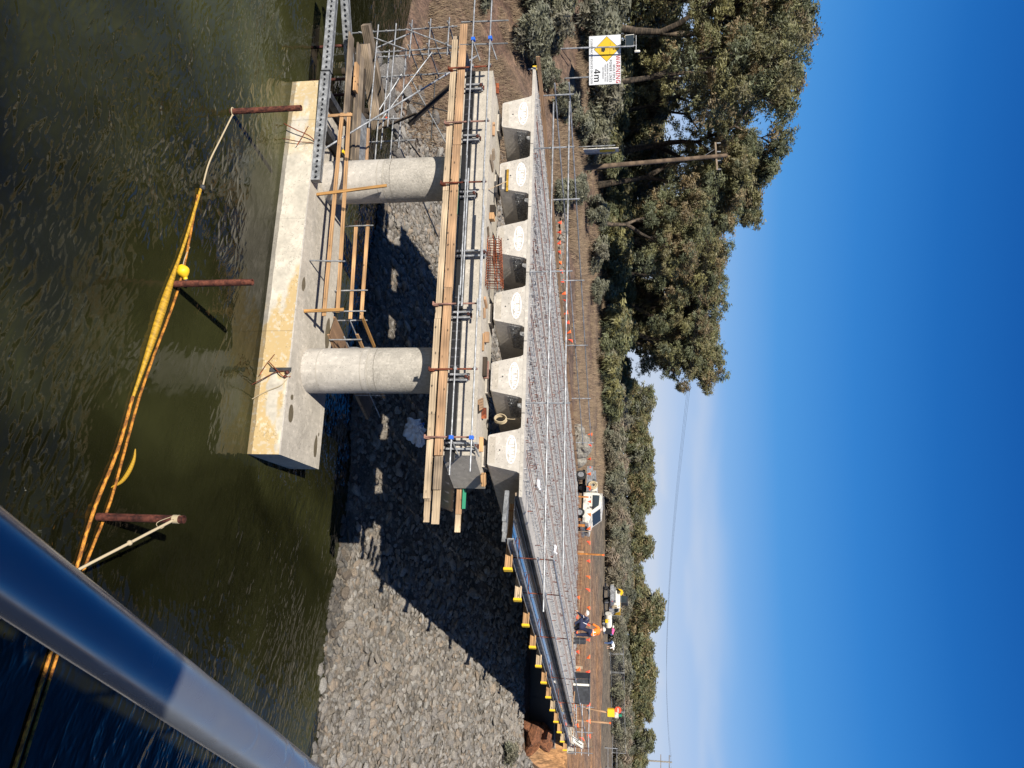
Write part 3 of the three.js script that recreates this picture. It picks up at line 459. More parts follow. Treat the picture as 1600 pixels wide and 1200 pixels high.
{
  const t = new Thing('timber_platform', 'platform of wide weathered boards and grey sheets beside the left column', 'platform', 'pier');
  t.p('plank', beam([-8.2, 1.30, .35], [-5.2, 1.28, .05], .40, .05), M.oldWood); t.p('plank', beam([-7.6, 1.32, -.3], [-6.6, 1.32, -.4], .25, .09), M.pine); t.p('plank', beam([-8.6, 1.2, -.6], [-4.4, 1.2, -1.0], .28, .06), M.oldWood); t.p('plank', beam([-8.4, 1.2, -1.0], [-4.4, 1.2, -1.4], .28, .06), M.oldWood);
  t.p('steel_sheet', beam([-6.6, 1.17, -1.75], [-4.3, 1.17, -1.98], .62, .02), M.galvDull); t.p('plank', beam([-6.4, 1.2, -2.2], [-4.3, 1.2, -2.4], .09, .08), M.lvl); t.p('bearer', beam([-8.3, 1.12, -1.5], [-4.0, 1.12, -2.1], .1, .085), M.darkWood); t.p('bearer', beam([-8.3, 1.12, -.4], [-3.9, 1.12, -.8], .1, .085), M.darkWood);
  for (const [x, z] of [[-7.4, -1.6], [-5, -1.95], [-7.2, -.5], [-8.1, 0]]) t.p('prop', bar([x, -1.2, z], [x, 1.1, z], .05, 8), M.rustDark); t.done();
}
for (const [k, P, Q] of [[0, [-10.4, .9, -1.8], [-8.1, .95, -4.6]], [1, [-9.5, .95, -1.7], [-7.3, 1.0, -3.6]]]) { const t = new Thing('timber_beam', ['heavy grey weathered beam lying over the water beside the broken concrete', 'heavy grey weathered beam between the platform and the outer beam'][k], 'timber beam', 'pier', 'weathered beams over the inlet'); t.p('beam', beam(P, Q, .34, .3), M.oldWood); t.p('pile_stub', bar([lerp(P[0], Q[0], .3), -1.5, lerp(P[2], Q[2], .3)], [lerp(P[0], Q[0], .3), P[1] - .15, lerp(P[2], Q[2], .3)], .14, 9), M.darkWood); t.p('pile_stub', bar([lerp(P[0], Q[0], .85), -1.5, lerp(P[2], Q[2], .85)], [lerp(P[0], Q[0], .85), P[1] - .14, lerp(P[2], Q[2], .85)], .14, 9), M.darkWood); t.done(); }
{ // scaffold on the left of the pier
  const t = new Thing('tube_scaffold', 'lattice of galvanised scaffold tubes rising beside the left end of the headstock', 'scaffold', 'pier'); const tb = (p, q, m = M.galv, r = .026, n = 'tube') => t.p(n, bar(p, q, r, 8), m);
  const up = [[-10.65, -2.5, 4.1], [-9.75, -2.5, 4.3], [-6.95, -2.5, 2.2], [-10.65, -3.9, 4.1], [-9.75, -3.9, 4.3], [-6.95, -3.9, 2.4]];
  for (const [x, z, h] of up) { tb([x, -1.3, z], [x, h, z], M.galv, .026, 'standard'); for (let y = .4; y < h; y += .5) t.p('coupler', box(.07, .06, .07, x, y, z), M.galvDull); }
  for (const y of [.62, 1.12, 1.8]) for (const z of [-2.45, -3.85]) tb([-10.9, y, z], [-6.6, y, z]); for (const y of [1.4, 1.95]) tb([-7.1, y, -2.55], [-4.2, y, -2.6], M.galvDull);
  for (const y of [2.4, 3.1, 3.8]) { tb([-11, y, -2.45], [-9.4, y, -2.45]); tb([-10.65, y, -2.2], [-10.65, y, -4.2], M.galvDull); tb([-9.75, y, -2.2], [-9.75, y, -4.2], M.galvDull); }
  tb([-10.6, .4, -2.4], [-9.7, 2.3, -2.4], M.shiny); tb([-10.6, 2.2, -2.4], [-9.7, 4.0, -2.4], M.shiny); tb([-9.7, .3, -2.6], [-10.6, 2.4, -2.6]); tb([-9.75, 1.7, -3.8], [-6.95, .3, -3.8]); tb([-9.7, 3.2, -2.6], [-7, 1.5, -2.6]);
  tb([-7.0, 1.7, -3.9], [-3.2, 3.4, -4.3], M.galvDull); tb([-9.7, 2.0, -3.95], [-6.2, 3.9, -3.95], M.galvDull); tb([-9.7, 3.0, -3.95], [-7.0, 3.0, -3.95], M.steelDark); tb([-7.0, 2.1, -3.95], [-5.2, 3.3, -3.4], M.steelDark); tb([-8.6, 2.2, -3.95], [-7.9, 4.2, -3.95], M.steelDark);
  t.p('dark_board', beam([-7.2, 2.3, -3.3], [-8.9, 4.3, -2.9], .34, .04), M.darkWood); t.p('dark_board', beam([-7.6, 2.6, -3.2], [-7.2, 1.3, -3.4], .3, .04), M.darkWood); tb([-7.0, 1.7, -2.5], [-7.0, 1.78, -2.5], M.orangeDeep, .035, 'plastic_cap');
  t.done();
  const d = new Thing('raking_tube', 'long bright scaffold tube slanting up from the pile cap to the headstock end', 'scaffold tube', 'pier'); d.p('tube', bar([-3.56, .93, 1.0], [-8.9, 5.05, -1.9], .03, 9), M.shiny); d.p('base_coupler', box(.09, .08, .09, -3.62, .925, .95), M.galvDull); d.done();
}
{ // bent rusty bars on the front of the cap
  let t = new Thing('bent_rebar', 'bent rusty bars hung over the cap edge beside the perforated beam', 'rebar', 'pier'); t.p('bar', tube([[-4.25, -.1, 1.6], [-4.0, .35, 1.58], [-3.75, .86, 1.5], [-3.55, 1.02, 1.3]], .016, 6), M.rustBright); t.p('bar', tube([[-3.75, -.1, 1.55], [-3.62, .5, 1.5], [-3.6, .95, 1.38], [-3.5, 1.0, 1.25]], .013, 6), M.rust); t.p('bar', tube([[-4.1, .75, 1.55], [-3.75, .6, 1.55], [-3.5, .45, 1.52]], .012, 6), M.rustBright); t.p('tie', ball(-3.6, .96, 1.35, .07), M.rustDark); t.done();
  t = new Thing('bent_rebar', 'tangle of rusty bars, rope and a dark plate hung on the stained cap face', 'rebar', 'pier'); t.p('plate', box(.12, .62, .03, 3.42, .38, 1.425), M.steelDark); t.p('bar', tube([[3.2, .35, 1.5], [3.45, .62, 1.5], [3.62, .82, 1.48], [3.6, .97, 1.35]], .015, 6), M.rustBright); t.p('bar', tube([[3.95, -.1, 1.62], [3.7, .3, 1.56], [3.5, .62, 1.5], [3.45, .95, 1.38]], .013, 6), M.rust); t.p('bar', tube([[3.0, .5, 1.5], [3.3, .3, 1.52], [3.6, .15, 1.52]], .012, 6), M.rustBright); t.p('rope', tube([[3.5, .98, 1.35], [3.85, .8, 1.46], [4.05, .35, 1.45], [4.3, -.05, 1.5]], .012, 5), M.rope); t.p('knot', [ball(3.5, .9, 1.44, .06), ball(3.62, .86, 1.45, .05)], M.rustDark); t.done();
}
// ---------------------------------------------------------------- deck edge formwork (span frame: x across, z back along the bridge)
{
  const zEdge = (x) => -x * SK, L = 29.2;
  let t = new Thing('edge_formwork', 'dark glossy plywood edge formwork hung along the side of the outer girder', 'formwork', 'span'); const n = 12;
  for (let k = 0; k < n; k++) { const a = k * L / n + .3, b = (k + 1) * L / n + .292; t.p('plywood_sheet', prism([[6.05, 7.11], [6.05, 7.13], [7.2, 7.075], [7.2, 7.055]], (x) => zEdge(x) - a, (x) => zEdge(x) - b), M.glossPly); }
  for (let k = 0; k < 5; k++) { const a = k * L / 5 + .1, b = (k + 1) * L / 5 + .09; t.p('steel_edge', prism([[7.21, 6.97], [7.36, 6.97], [7.36, 6.985], [7.24, 6.985], [7.24, 7.135], [7.36, 7.135], [7.36, 7.15], [7.21, 7.15]], (x) => zEdge(x) - a, (x) => zEdge(x) - b), M.galvDull); t.p('flange_strip', prism([[6.06, 7.14], [6.14, 7.14], [6.14, 7.33], [6.06, 7.33]], (x) => zEdge(x) - a, (x) => zEdge(x) - b), k % 2 ? M.lvl : M.oldWood); t.p('reinforcing_bar', bar([6.45, 7.19, zEdge(6.45) - a], [6.45, 7.19, zEdge(6.45) - b], .012, 5), M.steelDark); t.p('reinforcing_bar', bar([6.75, 7.19, zEdge(6.75) - a], [6.75, 7.19, zEdge(6.75) - b], .012, 5), M.steelDark); }
  for (let k = 0; k < 12; k++) { const z = zEdge(7) - 1.1 - k * 2.42; const j = t.p('joist', [box(1.95, .04, .08, 6.72, 6.98, z), box(1.95, .12, .03, 6.72, 6.86, z), box(1.95, .04, .08, 6.72, 6.82, z)], k % 3 === 1 ? M.paleWood : M.pine); t.p('yellow_end', box(.07, .24, .16, 7.735, 6.80, z), M.yellow, j); t.p('hanger', bar([6.0, 6.8, z + .08], [6.0, 7.5, z + .08], .012, 6), M.rust, j); }
  for (let k = 0; k < 3; k++) { const z = zEdge(6.6) + .35 - k * .42; t.p('steel_channel', [box(.9 - k * .1, .012, .1, 6.6 + k * .16, 7.0 - k * .05, z), box(.9 - k * .1, .1, .012, 6.6 + k * .16, 6.9 - k * .05, z + .05)], M.galvDull); }
  t.done();
  t = new Thing('deck_edge_rail', 'pipe hand rails on rusty threaded posts along the edge formwork', 'guard rail', 'span'); const as = [1.2, 4.0, 8.4, 13.9, 18.2, 23.4, 28.9];
  for (const a of as) { const z = zEdge(7.3) - a; const p = t.p('post', [bar([7.29, 6.9, z], [7.34, 8.22, z], .017, 7), bar([7.3, 7.16, z], [6.7, 7.13, z + .02], .014, 6)], M.rust); t.p('coupler', [box(.07, .07, .07, 7.31, 7.68, z), box(.07, .07, .07, 7.33, 8.12, z)], M.galv, p); }
  for (let k = 0; k < as.length - 1; k++) for (const y of [7.70, 8.15]) t.p('pipe_rail', bar([7.37, y, zEdge(7.3) - as[k] + .15], [7.38, y, zEdge(7.3) - as[k + 1] - .15], .024, 8), k > 2 ? M.galvDull : M.galv);
  const ze = zEdge(6.8) - 29.6; for (const y of [7.4, 7.75, 8.15]) t.p('end_pipe', bar([7.6, y, ze - .2], [4.8, y, ze + .3], .024, 8), M.galv); for (const x of [7.5, 6.4, 5.0]) t.p('end_post', bar([x, 7.15, ze], [x, 8.4, ze], .024, 8), M.galv);
  t.done();
}
{ // guard rails over the deck
  let t = new Thing('deck_front_rail', 'two galvanised pipe rails on posts across the girder ends', 'guard rail', 'pier'); for (const x of [-4.05, .02, 3.98]) { const p = t.p('post', bar([x, 7.36, -.12], [x, 8.60, -.12], .025, 8), M.galv); t.p('base_plate', box(.16, .012, .16, x, 7.352, -.12), M.galvDull, p); }
  for (const [y, a, b] of [[7.93, -5.6, -.3], [7.95, -.8, 4.4], [7.97, 3.9, 9.6], [8.42, -5.6, .2], [8.44, -.4, 4.3], [8.46, 3.8, 8.6]]) t.p('pipe_rail', bar([a, y, -.075], [b, y + .02, -.075], .025, 8), M.galv); t.done();
  t = new Thing('deck_far_rail', 'pipe rail receding along the far edge of the deck', 'guard rail', 'span'); const b = -6.45, zE = -b * SK; for (const a of [1.0, 5.4, 9.8, 14.2, 18.6, 23.0]) t.p('post', bar([b + .1, 7.352, zE - a], [b + .1, 8.5, zE - a], .025, 8), M.galv);
  for (const y of [7.9, 8.36]) for (let k = 0; k < 5; k++) t.p('pipe_rail', bar([b + .05, y, zE - .6 - k * 4.5], [b + .05, y, zE - 5.3 - k * 4.5], .024, 8), k % 2 ? M.galvDull : M.galv);
  t.p('toe_board', beam([b + .12, 7.46, zE + .4], [b + .12, 7.46, zE - 9], .03, .12), M.lvl); t.p('toe_board', beam([b + .12, 7.46, zE - 9.1], [b + .12, 7.46, zE - 26], .03, .12), M.lvl); t.done();
}
{ // far abutment
  const t = new Thing('abutment', 'concrete abutment with a black sheet hung under the far end of the girders', 'abutment', 'span'); const W = (x) => -x * SK;
  t.p('beam', prism([[-7.2, 5.4], [7.4, 5.4], [7.4, 6.25], [-7.2, 6.25]], (x) => W(x) - 28.4, (x) => W(x) - 30.0), M.concrete); t.p('curtain_wall', prism([[-7.2, 6.26], [7.5, 6.26], [7.5, 7.3], [-7.2, 7.3]], (x) => W(x) - 29.55, (x) => W(x) - 30.0), M.concrete); t.p('footing', prism([[-7.2, 3.4], [7.4, 3.4], [7.4, 5.39], [-7.2, 5.39]], (x) => W(x) - 28.7, (x) => W(x) - 30.0), M.concrete);
  for (let k = 0; k < 6; k++) { const a = -7.2 + k * 2.45; t.p('black_sheet', prism([[a, 3.5], [a + 2.44, 3.5], [a + 2.44, 6.22], [a, 6.22]], (x) => W(x) - 28.34 + .05 * Math.sin(x * 3), (x) => W(x) - 28.38 + .05 * Math.sin(x * 3)), M.blackSheet); }
  for (let i = 0; i < 6; i++) t.p('bearing_pad', prism([[girderCentres[i] - .3, 6.26], [girderCentres[i] + .3, 6.26], [girderCentres[i] + .3, 6.338], [girderCentres[i] - .3, 6.338]], (x) => W(x) - 28.7, (x) => W(x) - 29.2), M.black); t.done();
}

// ---------------------------------------------------------------- in the river: piles, boom, floats
function pile(k, x, z, h, lx, lz) { const t = new Thing('steel_pile', ['rusty steel pile by the tip of the pile cap, rope at its foot', 'rusty steel pile standing beside the yellow buoy', 'dark rusty steel pile with a tan strap tied round its top'][k], 'steel pile', 'world', 'rusty piles that hold the boom'); t.p('tube', pipe([x, -3, z], [x + lx, h, z + lz], .075, .062), k === 2 ? M.rustDark : M.pileRust); t.p('bolt', [ball(x + lx * .9, h - .18, z + lz + .075, .014), ball(x + lx * .6, h - .55, z + .075, .014)], M.rustDark); if (k === 0) t.p('rope_lashing', [tube([[x + .1, .05, z], [x, .07, z + .1], [x - .1, .05, z], [x, .08, z - .1]], .018, 5, 20, true)], M.rope); if (k === 2) t.p('strap_lashing', [pipe([x + lx * .92, h - .22, z + lz], [x + lx * .95, h - .10, z + lz], .082, .074)], M.rope); t.done(); }
pile(0, -7.05, -18.7, 1.92, .0, .0); pile(1, -2.24, -16.1, 1.91, -.02, 0); pile(2, 2.55, -13.6, 1.8, .02, .02);
function fatTube(pts, rad_, seg = 9, n = 90) { const c = new THREE.CatmullRomCurve3(pts.map((p) => V(...p))), fr = c.computeFrenetFrames(n), pos = [], idx = [], uv = []; for (let i = 0; i <= n; i++) { const q = c.getPointAt(i / n), r = rad_(i / n); for (let k = 0; k <= seg; k++) { const a = k / seg * 6.283; const v = q.clone().addScaledVector(fr.normals[i], Math.cos(a) * r).addScaledVector(fr.binormals[i], Math.sin(a) * r); pos.push(v.x, v.y, v.z); uv.push(i * .2, k / seg); } } for (let i = 0; i < n; i++) for (let k = 0; k < seg; k++) { const a = i * (seg + 1) + k, b = a + seg + 1; idx.push(a, b, a + 1, b, b + 1, a + 1); } const g = new THREE.BufferGeometry(); g.setAttribute('position', new THREE.Float32BufferAttribute(pos, 3)); g.setAttribute('uv', new THREE.Float32BufferAttribute(uv, 2)); g.setIndex(idx); g.computeVertexNormals(); return flat(g); }
{
  const t = new Thing('floating_boom', 'long yellow floating boom stretched along the piles', 'floating boom'); 
  t.p('yellow_sleeve', fatTube([[-4.68, .03, -17.22], [-3.4, .03, -16.6], [-2.22, .04, -15.93], [-.54, .04, -15.06], [.26, .04, -14.62]], (s) => .035 + .06 * sm(.35, .62, s) * (1 - sm(.62, 1, s))), M.yellowOld); t.p('sleeve', fatTube([[.26, .035, -14.62], [1.29, .03, -14.16], [2.45, .03, -13.42], [3.55, .03, -12.9], [4.66, .03, -12.36], [6.38, .03, -11.5], [9, .03, -10.2]], () => .036), M.boomOld); t.p('side_rope', tube([[-4.5, .02, -17.1], [-2.3, .02, -16.35], [-.5, .03, -15.28], [.3, .02, -14.85], [1.3, .02, -14.4], [2.35, .02, -13.92], [3.5, .02, -13.17], [4.6, .02, -12.62], [6.3, .02, -11.75], [9, .02, -10.5]], .03, 6), M.boomOld); t.p('end_hook', ball(-4.72, .06, -17.24, .07), M.steelDark); t.done();
  const r = new Thing('mooring_rope', 'thin tan rope from the first pile to the end of the yellow boom', 'rope'); r.p('rope', tube([[-6.95, .08, -18.65], [-6.2, .04, -18.15], [-5.4, .02, -17.6], [-4.75, .06, -17.25]], .022, 5), M.rope); r.done();
  const b = new Thing('yellow_buoy', 'small yellow float tied beside the middle pile', 'buoy'); b.p('float', fatTube([[-2.72, .02, -16.36], [-2.62, .06, -16.38], [-2.5, .1, -16.4], [-2.4, .12, -16.42]], (s) => .05 + .1 * Math.sin(Math.PI * Math.min(1, s * 1.15))), M.yellow); b.p('neck', bar([-2.4, .12, -16.42], [-2.3, .14, -16.44], .05, 9), M.black); b.p('rope', tube([[-2.6, .1, -16.3], [-2.9, .05, -16.5], [-3.2, .02, -16.75]], .012, 5), M.rope); b.done();
  const f = new Thing('floating_strap', 'curved yellow strap floating loose on the water', 'strap'); f.p('strap', fatTube([[1.35, .0, -14.75], [1.55, .02, -14.68], [1.8, .02, -14.5], [1.98, .02, -14.25], [2.05, -.01, -13.98]], (s) => .012 + .035 * Math.sin(Math.PI * s)), M.yellowOld); f.done();
  const s = new Thing('tan_strap', 'tan strap running from the nearest pile down towards the existing bridge', 'strap'); s.p('strap', tube([[2.57, 1.62, -13.55], [2.85, 1.28, -12.7], [3.3, .7, -11.6], [4.0, .1, -10.2], [5.0, -.1, -8.5]], .03, 5), M.rope); s.p('knot', ball(2.85, 1.28, -12.7, .05), M.rope); s.p('loose_end', tube([[2.5, 1.6, -13.55], [2.62, 1.35, -13.4], [2.7, 1.5, -13.3], [2.6, 1.58, -13.4]], .007, 4), M.rope); s.done();
}

// ---------------------------------------------------------------- the existing bridge under the camera
{
  const t = new Thing('existing_bridge', 'older road bridge with a galvanised tube hand rail crossing in front of the view', 'bridge', 'rail');
  t.p('deck_slab', box(9.6, .27, 46, 4.75, 8.05, 2), M.concrete); t.p('asphalt', box(9.3, .03, 46, 4.9, 8.3205, 2), M.asphalt); for (const x of [.6, 3.3, 6, 8.7]) t.p('girder', box(.5, .9, 46, x, 7.148, 2), M.concrete); t.p('kerb', box(.2, .1, 46, .06, 8.3205, 2), M.concrete);
  const rails = t.p('top_rail', bar([0, 9.45, -20], [0, 9.45, 24], .0355, 40), M.rail); t.p('lower_rail', bar([0, 8.62, -20], [0, 8.62, 24], .03, 16), M.rail); for (let z = -18.2; z < 24; z += 2.6) t.p('post', [box(.07, .93, .09, .04, 8.494, z)], M.rail);
  t.done();
}
// ---------------------------------------------------------------- people: one continuous skin each
function person(name, label, pos, turn, bones, cell, extras) {
  const lo = V(9, 9, 9), hi = V(-9, -9, -9); for (const [a, b, ra, rb] of bones) for (const [q, r] of [[a, ra], [b, rb]]) { lo.min(V(q[0] - r, q[1] - r, q[2] - r)); hi.max(V(q[0] + r, q[1] + r, q[2] + r)); }
  const mid = lo.clone().add(hi).multiplyScalar(.5), half = Math.max(hi.x - lo.x, hi.y - lo.y, hi.z - lo.z) / 2 + .06, N = Math.min(110, Math.ceil(2 * half / cell));
  const mc = new MarchingCubes(N, M.body, false, false, 120000), segd = (p, [a, b, ra, rb]) => { const dx = b[0] - a[0], dy = b[1] - a[1], dz = b[2] - a[2], L = dx * dx + dy * dy + dz * dz || 1e-9, t = sat(((p[0] - a[0]) * dx + (p[1] - a[1]) * dy + (p[2] - a[2]) * dz) / L); return Math.hypot(p[0] - a[0] - dx * t, p[1] - a[1] - dy * t, p[2] - a[2] - dz * t) - lerp(ra, rb, t); };
  const P = (i) => ((i - N / 2) / (N / 2)) * half;
  for (let z = 0; z < N; z++) for (let y = 0; y < N; y++) for (let x = 0; x < N; x++) { const p = [mid.x + P(x), mid.y + P(y), mid.z + P(z)]; let s = 0; for (const bn of bones) s += Math.exp(-Math.min(60, segd(p, bn) * 55)); mc.field[x + y * N + z * N * N] = Math.max(-1, Math.log(Math.max(s, 1e-30)) / 55); }
  mc.isolation = 0; mc.update(); const n = mc.count, pos_ = new Float32Array(n * 3), nor = new Float32Array(n * 3), col = new Float32Array(n * 3);
  for (let i = 0; i < n; i++) { const p = [0, 1, 2].map((k) => mc.positionArray[i * 3 + k] * half + [mid.x, mid.y, mid.z][k]); let best = 9, c = [.5, .5, .5]; for (const bn of bones) { const d = segd(p, bn); if (d < best) { best = d; c = bn[4]; } } for (let k = 0; k < 3; k++) { pos_[i * 3 + k] = p[k]; nor[i * 3 + k] = mc.normalArray[i * 3 + k]; col[i * 3 + k] = c[k]; } }
  const g = new THREE.BufferGeometry(); g.setAttribute('position', new THREE.BufferAttribute(pos_, 3)); g.setAttribute('normal', new THREE.BufferAttribute(nor, 3)); g.setAttribute('color', new THREE.BufferAttribute(col, 3));
  const o = new THREE.Group(); o.name = numbered('person'); o.userData = { label, category: 'person' }; const b = cast(new THREE.Mesh(g, M.body)); b.name = 'body'; o.add(b);
  for (const [nm, geo, m] of extras) { const e = cast(new THREE.Mesh(join(geo), m)); e.name = nm; o.add(e); }
  o.position.set(...pos); o.rotation.y = turn; scene.add(o); return o;
}
const SKIN = [.45, .26, .18], NAVY = [.012, .016, .045], GREY = [.16, .17, .19], ORG = [.85, .19, .02], BOOT = [.16, .09, .04], PINK = [.75, .10, .28], WHT = [.75, .75, .73], JEAN = [.05, .09, .2];
const helmet = (x, y, z) => [flat(new THREE.SphereGeometry(.135, 16, 8, 0, 6.2832, 0, 1.65)).scale(1, .95, 1.15).translate(x, y, z), flat(new THREE.CylinderGeometry(.165, .17, .015, 16)).translate(x, y - .012, z - .03)].map((g) => metreUV(g));
function hand(w, d, c = SKIN) { // palm and five fingers, slightly curled, from the wrist w along d
  const D = V(...d).normalize(), S = V(0, 1, 0).cross(D).normalize(), U = D.clone().cross(S), at = (f, s, u) => [w[0] + D.x * f + S.x * s + U.x * u, w[1] + D.y * f + S.y * s + U.y * u, w[2] + D.z * f + S.z * s + U.z * u], out = [[at(0, 0, 0), at(.075, 0, 0), .028, .034, c]];
  for (const [s, l] of [[-.03, .06], [-.01, .075], [.012, .07], [.032, .055]]) out.push([at(.08, s, 0), at(.08 + l * .6, s * 1.1, -.012), .0095, .009, c], [at(.08 + l * .6, s * 1.1, -.012), at(.08 + l, s * 1.1, -.04), .009, .008, c]); out.push([at(.02, -.035, 0), at(.06, -.065, -.02), .012, .009, c]); return out;
}
// the one who takes the picture, on the existing bridge: their shadow falls on the hand rail
person('person', 'person in navy work clothes standing on the older bridge holding up a phone', [-.1, 8.36, .30], 0, [
  [[-.1, .08, 0], [-.1, .5, .02], .055, .075, NAVY], [[.1, .08, .02], [.1, .5, .02], .055, .075, NAVY], [[-.1, .5, .02], [-.09, .93, .02], .075, .1, NAVY], [[.1, .5, .02], [.09, .93, .02], .075, .1, NAVY], [[-.1, .05, .04], [-.12, .04, -.14], .05, .045, BOOT], [[.1, .05, .06], [.12, .04, -.12], .05, .045, BOOT],
  [[-.07, .95, .03], [.07, .95, .03], .13, .13, NAVY], [[0, 1.0, .03], [0, 1.3, .04], .15, .165, ORG], [[-.13, 1.38, .04], [.13, 1.38, .04], .085, .085, ORG], [[0, 1.42, .03], [0, 1.55, .0], .06, .058, SKIN], [[0, 1.63, -.02], [0, 1.70, -.01], .095, .1, SKIN], [[0, 1.60, -.11], [0, 1.585, -.125], .02, .018, SKIN], [[-.1, 1.63, 0], [-.1, 1.67, 0], .02, .02, SKIN], [[.1, 1.63, 0], [.1, 1.67, 0], .02, .02, SKIN],
  [[-.2, 1.38, .04], [-.32, 1.2, -.12], .062, .05, NAVY], [[.2, 1.38, .04], [.34, 1.2, -.12], .062, .05, NAVY], [[-.32, 1.2, -.12], [-.1, 1.5, -.25], .048, .034, NAVY], [[.34, 1.2, -.12], [.2, 1.5, -.25], .048, .034, NAVY], ...hand([-.1, 1.5, -.25], [.3, .9, .05]), ...hand([.2, 1.5, -.25], [-.2, .95, .05]),
], .022, [['hard_hat', helmet(0, 1.72, -.01), M.white], ['phone', box(.16, .085, .009, .06, 1.56, -.265, 0, .004), M.black]]).scale.setScalar(1.09);
// two workers at the far end of the deck
person('person', 'worker in an orange vest and white hard hat stooping over the deck reinforcement', [14.0, 7.37, -43.6], .35, [
  [[-.14, .08, 0], [-.17, .48, -.06], .06, .085, NAVY], [[.14, .08, .1], [.18, .48, .02], .06, .085, NAVY], [[-.17, .48, -.06], [-.11, .88, .06], .09, .12, NAVY], [[.18, .48, .02], [.11, .88, .06], .09, .12, NAVY], [[-.14, .05, .04], [-.15, .04, -.14], .055, .045, BOOT], [[.14, .05, .14], [.15, .04, -.04], .055, .045, BOOT], [[-.08, .92, .08], [.08, .92, .08], .15, .15, NAVY], [[0, 1.0, .05], [0, 1.3, -.12], .17, .18, ORG], [[-.15, 1.36, -.16], [.15, 1.36, -.16], .095, .095, ORG], [[0, 1.42, -.2], [0, 1.52, -.26], .06, .058, SKIN], [[0, 1.57, -.29], [0, 1.63, -.29], .095, .1, SKIN], [[0, 1.55, -.38], [0, 1.54, -.4], .02, .018, SKIN],
  [[-.23, 1.36, -.16], [-.33, 1.1, -.25], .065, .052, ORG], [[.23, 1.36, -.16], [.35, 1.1, -.2], .065, .052, ORG], [[-.33, 1.1, -.25], [-.25, .9, -.45], .05, .035, SKIN], [[.35, 1.1, -.2], [.3, .88, -.4], .05, .035, SKIN], ...hand([-.25, .9, -.45], [.1, -.6, -.6]), ...hand([.3, .88, -.4], [-.1, -.6, -.6]),
], .028, [['hard_hat', helmet(0, 1.66, -.29), M.white], ['reflective_strip', [flat(new THREE.TorusGeometry(.185, .014, 6, 20)).rotateX(1.45).translate(0, 1.08, .01), beam([-.13, 1.1, .16], [0, 1.42, -.01], .03, .012), beam([.13, 1.1, .16], [0, 1.42, -.01], .03, .012)].map((g) => metreUV(g)), M.paint]]);
person('person', 'worker in navy overalls with grey bands crouching low beside the orange vest', [13.45, 7.37, -43.2], 1.2, [
  [[-.14, .08, 0], [-.2, .45, -.25], .06, .085, NAVY], [[.14, .08, .05], [.2, .45, -.22], .06, .085, NAVY], [[-.2, .45, -.25], [-.1, .42, .15], .09, .12, NAVY], [[.2, .45, -.22], [.1, .42, .15], .09, .12, NAVY], [[-.14, .05, .03], [-.15, .04, -.14], .055, .045, BOOT], [[.14, .05, .08], [.15, .04, -.09], .055, .045, BOOT], [[-.07, .44, .16], [.07, .44, .16], .14, .14, NAVY], [[0, .5, .12], [0, .72, -.25], .16, .17, NAVY], [[-.15, .74, -.32], [.15, .74, -.32], .09, .09, GREY], [[0, .72, -.4], [0, .7, -.5], .06, .058, SKIN], [[0, .68, -.56], [0, .7, -.62], .095, .1, SKIN],
  [[-.23, .73, -.32], [-.28, .45, -.45], .065, .052, NAVY], [[.23, .73, -.32], [.28, .45, -.42], .065, .052, NAVY], [[-.28, .45, -.45], [-.16, .25, -.62], .05, .035, NAVY], [[.28, .45, -.42], [.2, .25, -.6], .05, .035, NAVY], ...hand([-.16, .25, -.62], [.1, -.5, -.6]), ...hand([.2, .25, -.6], [-.1, -.5, -.6]),
], .028, [['hard_hat', helmet(0, .75, -.61), M.white], ['reflective_strip', [flat(new THREE.TorusGeometry(.175, .014, 6, 20)).rotateX(.35).translate(0, .6, -.06), flat(new THREE.TorusGeometry(.07, .012, 6, 16)).rotateX(1.4).translate(-.26, .58, -.39)].map((g) => metreUV(g)), M.paint]]);
for (const [k, x, z, turn, c, lab] of [[0, 28.2, -88, 1.3, PINK, 'person in a pink shirt and white hat bending down beyond the dirt road'], [1, 29.6, -88.5, -1.4, WHT, 'person in a white shirt bending down to face the one in pink']]) person('person', lab, [x, ground(x, z), z], turn, [
  [[-.12, .08, 0], [-.13, .48, -.02], .06, .08, JEAN], [[.12, .08, .1], [.13, .48, .08], .06, .08, JEAN], [[-.13, .48, -.02], [-.1, .88, .14], .085, .12, JEAN], [[.13, .48, .08], [.1, .88, .14], .085, .12, JEAN], [[-.12, .05, .04], [-.13, .04, -.14], .055, .045, BOOT], [[.12, .05, .14], [.13, .04, -.04], .055, .045, BOOT], [[-.08, .92, .16], [.08, .92, .16], .15, .15, JEAN], [[0, .98, .1], [0, 1.1, -.3], .17, .18, c], [[-.15, 1.08, -.36], [.15, 1.08, -.36], .1, .1, c], [[0, 1.08, -.44], [0, 1.06, -.54], .06, .058, SKIN], [[0, 1.04, -.6], [0, 1.06, -.66], .095, .1, SKIN],
  [[-.23, 1.06, -.36], [-.28, .78, -.42], .065, .052, c], [[.23, 1.06, -.36], [.28, .78, -.42], .065, .052, c], [[-.28, .78, -.42], [-.2, .52, -.5], .05, .035, SKIN], [[.28, .78, -.42], [.2, .52, -.5], .05, .035, SKIN], ...hand([-.2, .52, -.5], [0, -.8, -.2]), ...hand([.2, .52, -.5], [0, -.8, -.2])], .035, [['hat', helmet(0, 1.1, -.65), M.white]]);

